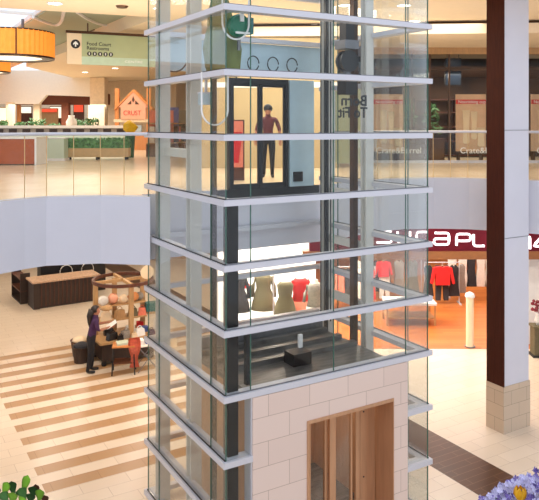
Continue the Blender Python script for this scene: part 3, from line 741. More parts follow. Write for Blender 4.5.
def figure(lean=0.0, larm=None, rarm=None, head_turn=.03, tall=1.7):
    k = tall/1.7
    J, R, E = {}, {}, []
    def j(n, p, r): J[n] = tuple(c*k for c in p); R[n] = tuple(c*k for c in r) if isinstance(r, tuple) else r*k
    def e(a, c, m): E.append((a,c,m))
    L = lean
    j('pelvis',(0,0,.92),(.135,.11)); j('waist',(L*.3,0,1.06),(.125,.10)); j('chest',(L*.8,0,1.27),(.15,.11)); j('neckb',(L,0,1.42),(.085,.075)); j('neck',(L+.01,0,1.48),.052)
    j('jaw',(L+.035,0,1.545),.07); j('skull',(L+.02,0,1.625),.092); j('crown',(L+.01,0,1.675),.06)
    j('nose',(L+.115,0,1.585),.014)
    e('pelvis','waist',1); e('waist','chest',1); e('chest','neckb',1); e('neckb','neck',0); e('neck','jaw',0); e('jaw','skull',0); e('skull','crown',0); e('jaw','nose',0)
    for s, n in ((1,'l'),(-1,'r')):
        j(n+'hip',(0,s*.09,.86),.105); j(n+'knee',(.03*s+.01,s*.1,.48),.068); j(n+'ank',(-.03+.05*s,s*.1,.1),.045); j(n+'heel',(-.05+.05*s,s*.1,.05),.045); j(n+'toe',(.14+.05*s,s*.115,.035),.036)
        e('pelvis',n+'hip',2); e(n+'hip',n+'knee',2); e(n+'knee',n+'ank',2); e(n+'ank',n+'heel',3); e(n+'heel',n+'toe',3)
        a = (larm if s > 0 else rarm) or ((L*.7,s*.27,1.13),(L*.7+.05,s*.28,.9))
        j(n+'sh',(L*.95,s*.18,1.38),.062); j(n+'elb',a[0],.045); j(n+'wri',a[1],.03)
        d = (Vector(a[1])-Vector(a[0])).normalized(); w = Vector(a[1]); h = w+d*.06
        j(n+'palm',h,(.036,.02))
        e('chest',n+'sh',1); e(n+'sh',n+'elb',1); e(n+'elb',n+'wri',0); e(n+'wri',n+'palm',0)
        side = d.cross(Vector((0,0,1)));  side = side.normalized() if side.length > .1 else Vector((1,0,0))
        dn = d.cross(side).normalized(); dn = dn if dn.z < 0 else -dn
        for q, (o_, ln) in enumerate(((-.03,.07),(-.01,.08),(.01,.076),(.03,.06))):
            b0 = h+d*.03+side*o_; 
            j(n+'f%da'%q,b0,.0095); j(n+'f%db'%q,b0+d*ln*.55,.009); j(n+'f%dc'%q,b0+d*ln*.85+dn*ln*.35,.008)
            e(n+'palm',n+'f%da'%q,0); e(n+'f%da'%q,n+'f%db'%q,0); e(n+'f%db'%q,n+'f%dc'%q,0)
        th = h-side*s*.03
        j(n+'ta',th-d*.02,.011); j(n+'tb',th+d*.03-side*s*.03+dn*.01,.0095); e(n+'palm',n+'ta',0); e(n+'ta',n+'tb',0)
    return J, R, E
PX, PY = W(91,371,18.4).x, 18.4
J, R, E = figure(.1, ((.16,.24,1.16),(.38,.16,1.2)), ((.14,-.24,1.14),(.40,-.12,1.16)), tall=1.74)
pr = person('person in a plum shirt and black trousers reading white sheets beside the merchandise cart', (PX,PY,0), math.radians(20), J, R, E, [M['skin'],M['plum'],M['pants'],M['black']])
hb = MB(); hb.ball((.10,0,1.675), .108, (1,1,.98), 2)
for v in list(hb.bm.verts):
    if v.co.x > .155 and v.co.z < 1.70: v.co.x = .12
hb.tube([(.02,0,1.66),(-.03,0,1.5),(-.02,0,1.33),(.0,0,1.2)], .085, 10, taper=.55)
hb.build('hair', M['hair'], pr, smooth=True)
pr.scale = (1.15,1.2,1.02)
for s in (-1,1): MB().ball((.212,s*.035,1.655), .011, sub=1).build('eye', M['black'], pr)
lf = thing('paper_sheets', 'white paper sheets held up by the person in the plum shirt', 'papers', (PX,PY,0), math.radians(20))
MB().box(0,.3,-.2,.12,0,.012).xform(Matrix.Translation((.42,0,1.17)) @ Matrix.Rotation(-.55,4,'Y')).build('sheet', M['paper'], lf)
# person behind the landing door
p2 = W(268,0,16.2)
J, R, E = figure(0.0, tall=1.74)
pr2 = person('person in a maroon and grey jacket standing behind the landing door glass', (p2.x,16.2,UP), -PI/2, J, R, E, [M['skin'],mat('maroon_cloth', rgb(96,44,48), .8, var=.3),M['pants'],M['black']])
MB().ball((.015,0,1.66), .112, (1,1,.95), 2).build('cap', M['charcoal'], pr2, smooth=True)
for s in (-1,1): MB().ball((.115,s*.033,1.63), .011, sub=1).build('eye', M['black'], pr2)
# framed picture and plant behind the landing door
fp = thing('standing_picture', 'orange and red picture board standing behind the left landing door pane', 'picture', (-.75,15.3,UP))
MB().box(-.15,.15,0,.03,.3,1.35).build('board', M['coral'], fp); MB().box(-.18,.18,.03,.06,0,1.38).build('frame', M['brownwood'], fp)
MB().lathe([(.05,.4),(.1,.8),(.13,1.1)], seg=14).xform(Matrix.Diagonal((1,.06,1,1))).xform(Matrix.Translation((0,-.01,0))).build('printed_vase', M['red'], fp)
bw = thing('wall_partition', 'beige partition wall panel behind the landing door', 'partition', (-.6,19.6,UP))
MB().box(-1.6,2.6,0,.15,0,3.8).build('panel', M['tanwall'], bw); MB().box(-1.6,2.6,-.02,0,2.35,2.5).build('picture_rail', M['white'], bw)

# ------------------------------------------------------------------ ground floor left: counter, cart
ct = thing('service_counter', 'long dark slatted counter with speckled granite top at the far left', 'counter', (-8.55,24.6,0), math.radians(33))
MB().box(.05,2.35,.05,.8,0,.95).build('body', M['darkwood'], ct)
MB().box(-.06,.16,-.02,.86,0,.95).build('end_pillar', M['darkwood'], ct)
MB().box(-.12,2.42,-.08,.92,.95,1.02).build('countertop', M['granite'], ct, bevel=.01)
for k in range(14): MB().box(.22+k*.155,.25+k*.155,.03,.05,.08,.93).build('slat', M['brownwood'], ct)
bk = thing('back_cabinet', 'low black cabinet behind the granite-topped counter', 'cabinet', (-8.9,26.2,0), math.radians(33))
MB().box(0,2.6,0,.5,0,1.2).build('body', M['black'], bk); MB().box(-.03,2.63,-.03,.53,1.2,1.25).build('top', M['darkwood'], bk)
for i, x in enumerate((-7.6,-6.9)):
    q = Vector((-8.9+ (1.1+i*.85)*.839, 26.1+(1.1+i*.85)*.545, 1.0))
    rr = thing('hoop_chair_back', 'pale hoop of a chair back showing above the granite counter, %s of the pair' % ('left','right')[i], 'chair', (q.x,q.y-.25,0), math.radians(33))
    pts = [(.24*math.cos(a),0,1.0+.24*math.sin(a)) for a in [PI*k/12 for k in range(13)]]
    MB().tube([(pts[0][0],0,.45)]+pts+[(pts[-1][0],0,.45)], .014, 6).build('hoop', M['whitecloth'], rr)
    MB().box(-.22,.22,-.4,.02,.42,.46).build('seat', M['darkwood'], rr)
    for sx in (-.2,.2):
        for sy in (-.37,0): MB().cyl((sx,sy,0),(sx,sy,.43),.015,6).build('leg', M['black'], rr)
sb = thing('side_shelf', 'dark side shelf standing at the left end of the granite-topped counter', 'shelf', (-9.35,25.3,0), math.radians(33))
MB().box(0,.35,.0,1.5,0,.06).build('base', M['darkwood'], sb)
for z in (.45,.9): MB().box(0,.35,0,1.5,z,z+.05).build('shelf', M['brownwood'], sb)
for y in (0,1.45): MB().box(0,.35,y,y+.05,0,1.15).build('side_panel', M['darkwood'], sb)

KX, KY = W(123,0,19.6).x, 19.6
kt = thing('merchandise_cart', 'round-canopied wooden merchandise cart with shelves of goods on the striped floor', 'cart', (KX,KY,0), TH)
MB().box(-.75,.75,-.5,.5,.12,.62).build('base_cabinet', M['darkwood'], kt)
MB().box(-.85,.85,-.6,.6,.62,.68).build('counter', M['tanwood'], kt)
for sx in (-.7,.7):
    for sy in (-.45,.45): MB().lathe([(.06,0),(.07,.06),(.06,.12)], c=(sx,sy,0), seg=10).build('wheel', M['black'], kt)
for x,y in ((-.72,.3),(.1,-.42),(.72,.35),(-.1,.5)): MB().box(x-.06,x+.06,y-.06,y+.06,.68,2.2).build('post', M['tanwood'], kt)
MB().box(-.7,.7,-.1,.42,1.1,1.14).build('shelf', M['tanwood'], kt); MB().box(-.7,.7,.0,.42,1.5,1.54).build('shelf', M['tanwood'], kt)
MB().lathe([(.82,2.2),(.88,2.2),(.88,2.29),(.82,2.29)], seg=40, closed=True).build('canopy_ring', M['brownwood'], kt)
MB().box(-.84,.84,-.04,.04,2.2,2.28).build('canopy_beam', M['tanwood'], kt); MB().box(-.04,.04,-.84,.84,2.2,2.28).build('canopy_beam', M['tanwood'], kt)
def sgn(i, x, y): pass
MB().lathe([(.01,0),(.2,0),(.2,.02),(.01,.02)], seg=24).xform(Matrix.Rotation(PI/2,4,'X')).xform(Matrix.Translation((.62,-.3,2.45))).build('round_sign', M['signcream'], kt)
MB().box(.58,.66,-.31,-.29,2.2,2.4).build('sign_post', M['tanwood'], kt)
# goods on the cart (each a thing)
def good(kind, label, lx, ly, lz, sz, m, shape):
    p = Vector((KX,KY)) + UX*lx + VX*ly
    b_ = MB()
    if shape == 'box': b_.box(-sz[0]/2,sz[0]/2,-sz[1]/2,sz[1]/2,0,sz[2])
    elif shape == 'bag':
        b_.xz([(-sz[0]/2,0),(sz[0]/2,0),(sz[0]*.38,sz[2]),(-sz[0]*.38,sz[2])], -sz[1]/2, sz[1]/2)
        b_.tube([(-sz[0]*.25,0,sz[2]*.95)]+[(sz[0]*.25*math.cos(a),0,sz[2]+sz[2]*.4*math.sin(a)) for a in [PI-PI*k/8 for k in range(9)]]+[(sz[0]*.25,0,sz[2]*.95)], .012, 5)
    else: b_.ball((0,0,sz[2]*.48), .5, sz, 2, .06)
    o = b_.build(kind, M[m], smooth=(shape=='ball'), loc=(p.x,p.y,lz), rz=TH+random.uniform(-.3,.3))
    tag(o, label, kind.replace('_',' '))
GOODS = [
 ('soft_toy','white soft toy at the left end of the cart upper shelf',-.55,.1,1.54,(.3,.25,.3),'whitecloth','ball'),
 ('soft_toy','pinkish soft toy beside the white one on the cart upper shelf',-.25,.15,1.54,(.3,.26,.32),'pink','ball'),
 ('soft_toy','orange soft toy near the middle post on the cart upper shelf',.35,.12,1.54,(.34,.26,.3),'orangewood','ball'),
 ('handbag','cream handbag at the left end of the cart middle shelf',-.5,.0,1.14,(.3,.14,.22),'signcream','bag'),
 ('handbag','tan handbag in the middle of the cart middle shelf',-.1,.0,1.14,(.32,.14,.24),'tanwood','bag'),
 ('handbag','olive handbag next to the tan one on the cart middle shelf',.3,.02,1.14,(.28,.14,.22),'olive','bag'),
 ('storage_box','teal ribbed box at the right end of the cart upper shelf',.95,.1,1.2,(.42,.3,.24),'teal','box'),
 ('handbag','black handbag at the left front of the cart counter',-.45,-.4,.68,(.32,.16,.2),'black','bag'),
 ('handbag','grey handbag in the middle front of the cart counter',-.05,-.42,.68,(.3,.16,.2),'greycloth','bag'),
 ('handbag','white handbag at the front right of the cart counter',.35,-.42,.68,(.3,.16,.2),'paper','bag'),
 ('gift_box','blue gift box on the right side of the cart counter',.6,-.1,.68,(.22,.2,.14),'blue','box'),
 ('gift_box','white gift box at the back of the cart counter',.25,.1,.68,(.24,.2,.16),'paper','box'),
 ('gift_box','black gift box at the left back of the cart counter',-.4,.1,.68,(.26,.2,.18),'black','box'),
 ('gift_box','red gift box behind the white handbag on the cart counter',.62,.3,.68,(.2,.2,.18),'red','box'),
]
for g in GOODS: good(*g)
br_ = MB().box(.72,1.2,-.1,.36,1.15,1.2).build('side_shelf', M['tanwood'], kt)
# side crates at the left of the cart
GOODS2 = [
 ('hat','tan straw hat hanging at the top left of the cart shelf',-.6,-.35,1.5,(.34,.3,.16),'tanwood','ball'),
 ('soft_toy','cream soft toy on the cart upper shelf right of the pink one',.05,.12,1.54,(.24,.24,.26),'signcream','ball'),
 ('soft_toy','grey soft toy at the right end of the cart upper shelf',.58,.2,1.54,(.24,.24,.24),'greycloth','ball'),
 ('handbag','coral handbag at the right end of the cart middle shelf',.58,.0,1.14,(.24,.14,.2),'coral','bag'),
 ('purse','small black purse at the front edge of the cart counter',-.25,-.53,.68,(.18,.08,.12),'black','bag'),
 ('purse','small cream purse at the front edge of the cart counter',.15,-.55,.68,(.18,.08,.12),'signcream','bag'),
 ('purse','small plum purse at the right front corner of the cart counter',.68,-.5,.68,(.2,.1,.14),'plum','bag'),
 ('shoulder_bag','large white shoulder bag hung at the right side of the cart',.98,-.35,.75,(.36,.16,.3),'whitecloth','bag'),
 ('shoulder_bag','large charcoal shoulder bag on the floor right of the cart',1.1,-.3,.0,(.4,.2,.36),'charcoal','bag'),
 ('shoulder_bag','large cream shoulder bag on the floor right of the cart',1.5,.1,.0,(.4,.2,.36),'signcream','bag'),
 ('gift_box','small grey gift box on the little side shelf of the cart',.82,.3,1.2,(.16,.12,.1),'greycloth','box'),
]
for g in GOODS2: good(*g)
def crate(label, lx, ly, m, items):
    p = Vector((KX,KY)) + UX*lx + VX*ly
    t = thing('wicker_basket', label, 'basket', (p.x,p.y,0), TH)
    MB().lathe([(.2,0),(.26,.42),(.28,.46),(.24,.45),(.18,.04)], seg=20).build('body', M[m], t)
    MB().lathe([(.01,.4),(.24,.4),(.2,.5),(.08,.56),(.01,.56)], seg=14).build('contents', M[items], t, smooth=True)
crate('dark wicker basket with dark goods at the left of the cart behind the person', -1.15,.2,'darkwood','charcoal')
crate('dark wicker basket with cream goods behind the person in the plum shirt', -1.05,.75,'brownwood','signcream')
# table with cloth
q = W(124,374,0.0) if False else None
TX, TY = W(124,0,18.35).x, 18.35
tb = thing('side_table', 'small dark-legged wooden table in front of the cart', 'table', (TX,TY,0), TH-.4)
MB().box(-.3,.3,-.22,.22,.74,.78).build('tabletop', M['orangewood'], tb)
MB().box(-.27,.27,-.19,.19,.3,.33).build('shelf', M['brownwood'], tb)
for sx in (-.27,.27):
    for sy in (-.19,.19): MB().cyl((sx*1.12,sy*1.12,0),(sx,sy,.74),.018,6).build('leg', M['black'], tb)
o = MB().box(-.2,.12,-.12,.15,0,.06).build('magazine_stack', M['palepane'], loc=(TX,TY,.78), rz=TH-.2); tag(o, 'pale green stack of magazines on the small wooden table', 'magazines')
sc_ = MB(); rows = []
for i in range(9):
    z = .95-.1*i; w = .13+.04*math.sin(i*.8); off = .03*math.sin(i*1.3)
    rows.append([sc_.bm.verts.new((x*w, off+.02*math.sin(5*x), z)) for x in (-1,-.5,0,.5,1)])
for A, B in zip(rows, rows[1:]):
    for k in range(4): sc_.bm.faces.new((A[k],A[k+1],B[k+1],B[k]))
bmesh.ops.solidify(sc_.bm, geom=sc_.bm.faces[:], thickness=.02)
pc = W(134.5,0,18.2)
o = sc_.build('coral_shawl', M['coral'], smooth=True, loc=(pc.x,18.2,.05), rz=.3); tag(o, 'coral pink shawl draped down from the right side of the small table', 'shawl')
pc = W(146,0,18.5)
ws = thing('folding_stand', 'thin metal folding stand with a white tray beside the shaft glass', 'stand', (pc.x,18.6,0), .4)
for s in (-1,1):
    MB().cyl((-.28,s*.2,0),(.28,s*.2,.7),.01,6).build('leg', M['grey'], ws); MB().cyl((.28,s*.2,0),(-.28,s*.2,.7),.01,6).build('leg', M['grey'], ws)
MB().box(-.34,.34,-.26,.26,.7,.73).build('tray', M['whitecloth'], ws)
for i,(dx,m_,l) in enumerate(((-.18,'paper','white folded bundle on the left of the folding stand tray'),(.05,'blue','blue folded bundle in the middle of the folding stand tray'),(.22,'paper','white folded bundle on the right of the folding stand tray'))):
    o = MB().box(-.09,.09,-.12,.12,0,.12).build('folded_cloth', M[m_], loc=(pc.x+dx*.92,18.6+dx*.39,.73), rz=.4); tag(o, l, 'cloth')

# ------------------------------------------------------------------ upper floor, left distance
lamp_d = 22.0
def drum(label, px, py, d, r, h):
    c = W(px, py, d)
    t = thing('drum_lamp', label, 'lamp', (c.x,c.y,c.z))
    b_ = MB(); n = 96; P0 = []; 
    for k in range(n):
        a = 2*PI*k/n; rr = r*(1+(.028 if k % 2 else 0)); P0.append((rr*math.cos(a), rr*math.sin(a)))
    lo = [b_.bm.verts.new((x,y,-h/2)) for x,y in P0]; hi = [b_.bm.verts.new((x,y,h/2)) for x,y in P0]
    for k in range(n): b_.bm.faces.new((lo[k],lo[(k+1)%n],hi[(k+1)%n],hi[k]))
    b_.build('shade', M['lampshade'], t)
    MB().lathe([(r*1.02,-h/2-.06),(r*1.03,-h/2),(r*.99,-h/2+.01),(r*.98,-h/2-.06)], seg=64, closed=True).build('lower_rim', M['bronze_dark'], t)
    MB().lathe([(r*1.02,h/2-.03),(r*1.03,h/2+.01),(r*.99,h/2+.01),(r*.98,h/2-.03)], seg=64, closed=True).build('upper_rim', M['bronze_dark'], t)
    MB().lathe([(.02,-h/2-.03),(r*.72,-h/2-.03),(r*.72,-h/2-.01),(.02,-h/2-.01)], seg=48).build('diffuser', M['lampglow'], t)
    MB().lathe([(r*.72,-h/2-.045),(r*.98,-h/2-.045),(r*.98,-h/2-.03),(r*.72,-h/2-.03)], seg=48, closed=True).build('under_ring', M['grey'], t)
    for k in range(4):
        a = PI/4+k*PI/2-.35; MB().box(-.02,.02,-.02,.02,-h/2,h/2).xform(Matrix.Translation((r*1.02*math.cos(a),r*1.02*math.sin(a),0))).build('seam_strip', M['bronze_dark'], t)
    MB().cyl((r*.25,0,-h/2),(r*.25,0,10.2-c.z),.05,8).build('rod', M['grey'], t)
    return t
drum('large pleated orange drum lamp hanging below the skylight at upper left', 13, 45, lamp_d, 1.27, .8)
drum('farther orange drum lamp partly hidden below the large one at the left edge', -14, 64, 33, 1.1, .75)
# hanging direction sign
hp = W(67,0,20.0)
hg = thing('hanging_sign', 'long hanging direction sign, cream and green with a brown top edge', 'sign', (hp.x,20.0,8.55), TH-.12)
MB().box(0,.42,-.04,.04,.0,.92).build('cream_panel', M['signcream'], hg)
MB().box(.42,3.4,-.04,.04,.24,.92).build('green_panel', M['signgreen'], hg)
MB().box(.42,3.4,-.04,.04,0,.24).build('pale_strip', M['signpale'], hg)
MB().box(-.04,3.42,-.06,.06,.92,1.0).build('top_trim', M['bronze_dark'], hg)
for x in (.6,2.8): MB().cyl((x,0,1.0),(x,0,1.25),.02,6).build('hanger', M['bronze_dark'], hg)
MB().lathe([(.01,0),(.135,0),(.135,.01),(.01,.01)], seg=28).xform(Matrix.Rotation(PI/2,4,'X')).xform(Matrix.Translation((.24,-.042,.6))).build('arrow_disc', M['black'], hg)
MB().xz([(-.02,-.08),(.02,-.08),(.02,.0),(.07,-.03),(.07,.02),(0,.085),(-.07,.02),(-.07,-.03),(-.02,0)], -.004, 0).xform(Matrix.Translation((.24,-.053,.6))).build('arrow', M['paper'], hg)
text('Food Court', 'lettering', .15, M['black'], hg, (.56,-.042,.58), ext=.002, weight=.002)
text('Restrooms', 'lettering', .15, M['black'], hg, (.56,-.042,.45), ext=.002, weight=.002)
for k in range(5):
    MB().lathe([(.01,0),(.065,0),(.065,.008),(.01,.008)], seg=20).xform(Matrix.Rotation(PI/2,4,'X')).xform(Matrix.Translation((.64+k*.16,-.042,.33))).build('symbol_disc', M['black'], hg)
    MB().box(.625+k*.16,.655+k*.16,-.056,-.05,.295,.365).build('symbol', M['paper'], hg)
text('CENTRE', 'lettering', .1, M['paper'], hg, (1.7,-.042,.1), ext=.002, sx=1.5)
# dark diamond vents on the tray
for i,(x,y,l) in enumerate(((99,30,'dark square vent in the sage ceiling just above the hanging sign'),(135,18,'dark square vent in the sage ceiling at the edge near the shaft'))):
    d = (10.14-HC)*F/(YH-y); p = W(x,y,d)
    o = MB().box(-.3,.3,-.35,.35,-.03,0).build('ceiling_vent', M['bronze_dark'], loc=(p.x,p.y,10.1), rz=TH); tag(o, l, 'vent')
# recessed downlights in the main ceiling
DL = [(55,3),(404,5),(414,21),(314,25),(323,38),(186,22),(250,6),(345,5),(160,8),(108,62),(85,72),(115,68)]
d0 = None
for i,(x,y) in enumerate(DL):
    d = (CZ-HC)*F/(YH-y); p = W(x,y,d)
    if d0 is None:
        d0 = thing('ceiling_downlight', 'round recessed downlight in the cream ceiling', 'downlight', (p.x,p.y,CZ), 0, 'recessed ceiling downlights')
        MB().lathe([(.16,-.02),(.2,-.02),(.2,0),(.16,0)], seg=24, closed=True).build('rim', M['white'], d0)
        MB().lathe([(.01,-.012),(.16,-.012),(.16,-.002),(.01,-.002)], seg=24).build('lens', M['downlight'], d0)
    else: dup(d0, (p.x,p.y,CZ))
dsp = W(122,6,(CZ-HC)*F/(YH-6))
o = MB().lathe([(.02,-.06),(.12,-.05),(.16,0),(.02,0)], seg=20).build('smoke_detector', M['bronze_dark'], loc=(dsp.x,dsp.y,CZ)); tag(o, 'small dark round detector on the cream ceiling above the hanging sign', 'detector')

# far bulkheads
o = MB().xz([(-24,8.05),(-14.4,8.05),(-13.9,8.61),(-10.5,8.5),(-10.5,10.15),(-24,10.15)], 42, 42.4).build('wall_bulkhead', M['soffit']); struct(o)
o = MB().box(-16.4,-10.4,43.5,44,8.05,8.75).build('wall_food_court', M['brownbulk']); struct(o)
o = MB().box(-11,-6.3,45.5,46,5.48,9.7).build('wall_distant', M['cream']); struct(o)
o = MB().box(-9.6,8,48,48.3,5.48,9.7).build('wall_distant_right', M['cream']); struct(o)
# food-court columns
for px, w, m_, l, d in ((10.5,.42,'cream','cream column at the far left of the distant food court',41.5),(19,.22,'orangewood','narrow orange column beside the far left cream column',44.5),(37.5,.4,'signcream','pale round column in the middle of the distant food court',43.2),(66,.46,'brownbulk','brown square column under the brown bulkhead of the food court',43.2),(99,.9,'cream','wide cream pillar to the left of the gabled kiosk',42)):
    p = W(px,0,d)
    t = thing('pillar', l, 'pillar', (p.x,d,UP))
    MB().box(-w/2,w/2,-w/2,w/2,.15,2.67 if px<90 else 4.2).build('shaft', M[m_], t); MB().box(-w/2-.04,w/2+.04,-w/2-.04,w/2+.04,0,.15).build('base', M[m_], t)
for i,(x0,x1,y0,y1,m_,l) in enumerate(((-2,6,108,121,'backlit','bright white menu panel at the far left of the food court'),(21,31,107,113,'backlit','bright white menu panel beside the narrow orange column'),(40,49.5,113,120,'backlit','low bright panel right of the pale round column'),(50.5,61,107,118,'backlit','tall bright menu panel left of the brown column'),(42,57,109,112,'redlit','long red lit panel in the middle of the food court'),(74,83,105,112,'redlit','red and white lit sign right of the brown column'),(88,96,105,119,'backlit','bright poster panel left of the wide cream pillar'))):
    a = W(x0,y0,47.0-(i==4)*.4); c_ = W(x1,y1,47.0-(i==4)*.4)
    t = thing('menu_panel', l, 'panel', (a.x,a.y,UP))
    MB().box(0,c_.x-a.x,-.05,.05,c_.z-UP,a.z-UP).build('face', M[m_], t)
    MB().box(-.06,c_.x-a.x+.06,.05,.12,0,a.z-UP+.06).build('backing', M['brownwood'] if i%2 else M['tanwood'], t)
# low planter wall with plants in front of the food court
lw = thing('low_wall', 'long low planter wall with white cap in front of the food court', 'low wall', (-12,30,UP))
MB().box(-4,5.6,0,.4,0,.86).build('body', M['palepane'], lw); MB().box(-4.05,5.65,-.05,.45,1.12,1.24).build('cap', M['whitecloth'], lw)
MB().box(-4,5.6,.02,.38,.86,1.12).build('dark_panel', M['greycloth'], lw)
for k in range(16): MB().box(-3.8+k*.6,-3.45+k*.6,.0,.02,.9,1.08).build('slot', M['darkwood'], lw)
def bush(name, label, loc, w, h, n=160, m='leafdark', ls=.12, dp=.3):
    t = thing(name, label, 'plant', loc)
    b_ = MB()
    for k in range(n):
        c = Vector((random.uniform(-w,w)*.9, random.uniform(-dp,dp), random.uniform(.05,h)*(1-.25*random.random())))
        d = Vector((random.uniform(-1,1),random.uniform(-1,1),random.uniform(-.2,1))).normalized()*ls; s = d.orthogonal().normalized()*ls*.35
        b_.bm.faces.new([b_.bm.verts.new(c+q) for q in (-d,s,d,-s)])
    b_.build('foliage', M[m], t); MB().box(-w,w,-dp*.6,dp*.6,0,.12).build('pot', M['terracotta'], t)
    return t
for px, w, h, l in ((2,.35,.55,'dark green plant at the far left of the food court'),(37,.5,.65,'wide dark green plant before the pale round column'),(20,.3,.45,'small dark plant beside the narrow orange column'),(78,.4,.6,'dark green plant below the red and white lit sign'),(92,.42,.75,'dark green plant left of the wide cream pillar'),(54,.4,.35,'low dark plant left of the brown column')):
    p = W(px,0,40.0); bush('food_court_plant', l, (p.x,40,UP+.6 if False else UP+1.0), w, h)
pw = thing('planter_ledge', 'long grey planter ledge holding the food court plants', 'planter', (-13.5,40.02,UP))
MB().box(-4,4.2,-.3,.3,0,.96).build('box', M['greycloth'], pw); MB().box(-4.05,4.25,-.35,.35,.96,1.0).build('ledge', M['tanwood'], pw)
p = W(71.5,0,38)
o = MB().lathe([(.12,0),(.28,.2),(.3,.5),(.16,.75),(.18,.85)], seg=20).build('white_urn', M['whitecloth'], smooth=True, loc=(p.x,38,UP+.95)); tag(o, 'white urn standing on a pedestal by the brown column', 'urn')
o = MB().box(-.2,.2,-.2,.2,0,.95).build('urn_pedestal', M['cream'], loc=(p.x,38,UP)); tag(o, 'square cream pedestal under the white urn', 'pedestal')
# wood-fronted box, pale glass case, planter bench
p = W(-6,0,21.2)
wb = thing('wooden_kiosk', 'red-brown wooden kiosk box with white top and end at the left edge', 'kiosk', (p.x,21.2,UP))
MB().box(-.6,1.28,0,1.0,.03,.82).build('front', M['redwood'], wb); MB().box(1.281,1.34,-.02,1.02,0,.86).build('end_panel', M['white'], wb); MB().box(-.64,1.36,-.04,1.04,.82,.88).build('top', M['whitecloth'], wb)
p = W(49,0,23.5)
gc = thing('glass_case', 'pale green glass display case between the wooden kiosk and the planter bench', 'display case', (p.x,23.8,UP))
MB().box(-.43,.43,0,.5,.08,.78).build('glass', M['palepane'], gc); MB().box(-.47,.47,-.02,.52,0,.08).build('plinth', M['white'], gc); MB().box(-.47,.47,-.02,.52,.78,.81).build('lid', M['white'], gc)
p0, p1 = W(64,0,24.3), W(128,0,24.3)
bn = thing('planter_bench', 'tan planter bench on short legs filled with clipped green hedge', 'planter bench', (p0.x,24.3,UP), .06)
L = p1.x-p0.x
MB().box(0,L,0,.55,.1,.42).build('box', M['palewood'], bn, bevel=.01)
for x in (.12,L/2,L-.12):
    for y in (.08,.47): MB().cyl((x,y,0),(x,y,.1),.04,10).build('leg', M['black'], bn)
b_ = MB()
for k in range(1500):
    c = Vector((random.uniform(.02,L-.02), random.uniform(.0,.55), .42+random.uniform(0,.36)))
    d = Vector((random.uniform(-1,1),random.uniform(-1,1),random.uniform(-1,1))).normalized()*.05; s = d.orthogonal().normalized()*.03
    b_.bm.faces.new([b_.bm.verts.new(c+q) for q in (-d,s,d,-s)])
b_.box(.04,L-.04,.04,.51,.42,.72)
b_.build('hedge', M['hedge'], bn)
# gabled kiosk
kd = 34.0; p = W(134,0,kd)
gk = thing('gabled_kiosk', 'orange wooden kiosk with a pink gabled sign board, behind the hedge bench', 'kiosk', (p.x,kd,UP))
for x in (-.85,.75): MB().box(x-.1,x+.1,-.1,.1,0,3.1).build('post', M['orangewood'], gk)
MB().xz([(-.62,1.55),(.62,1.55),(.62,2.15),(.75,2.15),(0,2.95),(-.75,2.15),(-.62,2.15)], -.18, -.1).build('sign_board', M['pink'], gk)
MB().box(-1.0,.9,-.12,.2,1.4,1.55).build('lintel', M['signcream'], gk)
for s in (-1,1): MB().xz([(0,3.05),(s*.95,2.1),(s*.95,2.0),(0,2.93)], -.22, .6).build('roof_slope', M['orangewood'], gk)
text('CRUST', 'lettering', .34, M['posterred'], gk, (-.5,-.19,1.75), ext=.004, sx=.85)
MB().xz([(-.3,2.3),(-.1,2.3),(-.1,2.5)], -.2, -.18).build('diamond_cutout', M['bronze_dark'], gk)
MB().xz([(.1,2.3),(.3,2.3),(.1,2.5)], -.2, -.18).build('diamond_cutout', M['bronze_dark'], gk)
MB().xz([(0,2.38),(.07,2.52),(0,2.72),(-.07,2.52)], -.2, -.18).build('diamond_cutout', M['bronze_dark'], gk)
MB().box(-.75,.65,0,.6,0,.9).build('counter', M['orangewood'], gk)
MB().box(-.3,.35,.1,.4,.9,1.25).build('case', M['frost'], gk)
o = MB().ball((0,0,.28), .28, (1,.7,.9), 2, .15).build('yellow_flowers', M['yellow'], loc=(W(129,0,26).x,26.2,UP+.9)); tag(o, 'bunch of yellow flowers above the right end of the hedge bench', 'flowers')
o = MB().lathe([(.15,0),(.2,.9)], seg=16).build('flower_stand', M['leafdark'], loc=(W(129,0,26).x,26.2,UP)); tag(o, 'dark green stand under the yellow flowers', 'stand')
# goods seen behind the left shaft glass
for i,(px,h,w,m_,l) in enumerate(((160,1.55,.5,'coral','coral clad display stand behind the left shaft column'),(167,1.7,.45,'blue','blue grey display stand between the two left shaft columns'),(176,1.6,.4,'olive','olive display stand right of the blue grey one'))):
    p = W(px,0,27.0+i)
    t = thing('display_stand', l, 'display stand', (p.x,27.0+i,UP))
    MB().box(-w,w,-.3,.3,0,.5).build('plinth', M['brownwood'], t)
    for z in (.5,.9,1.3): MB().box(-w,w,-.25,.25,z,z+.05).build('shelf', M['tanwood'], t)
    MB().box(-w,w,.25,.3,.5,h+.3).build('back_panel', M[m_], t)
    for z in (.55,.95):
        for k in range(3): MB().box(-w+.1+k*.3,-w+.3+k*.3,-.15,.1,z,z+.25).build('goods', M[('whitecloth','coral','charcoal')[k]], t)

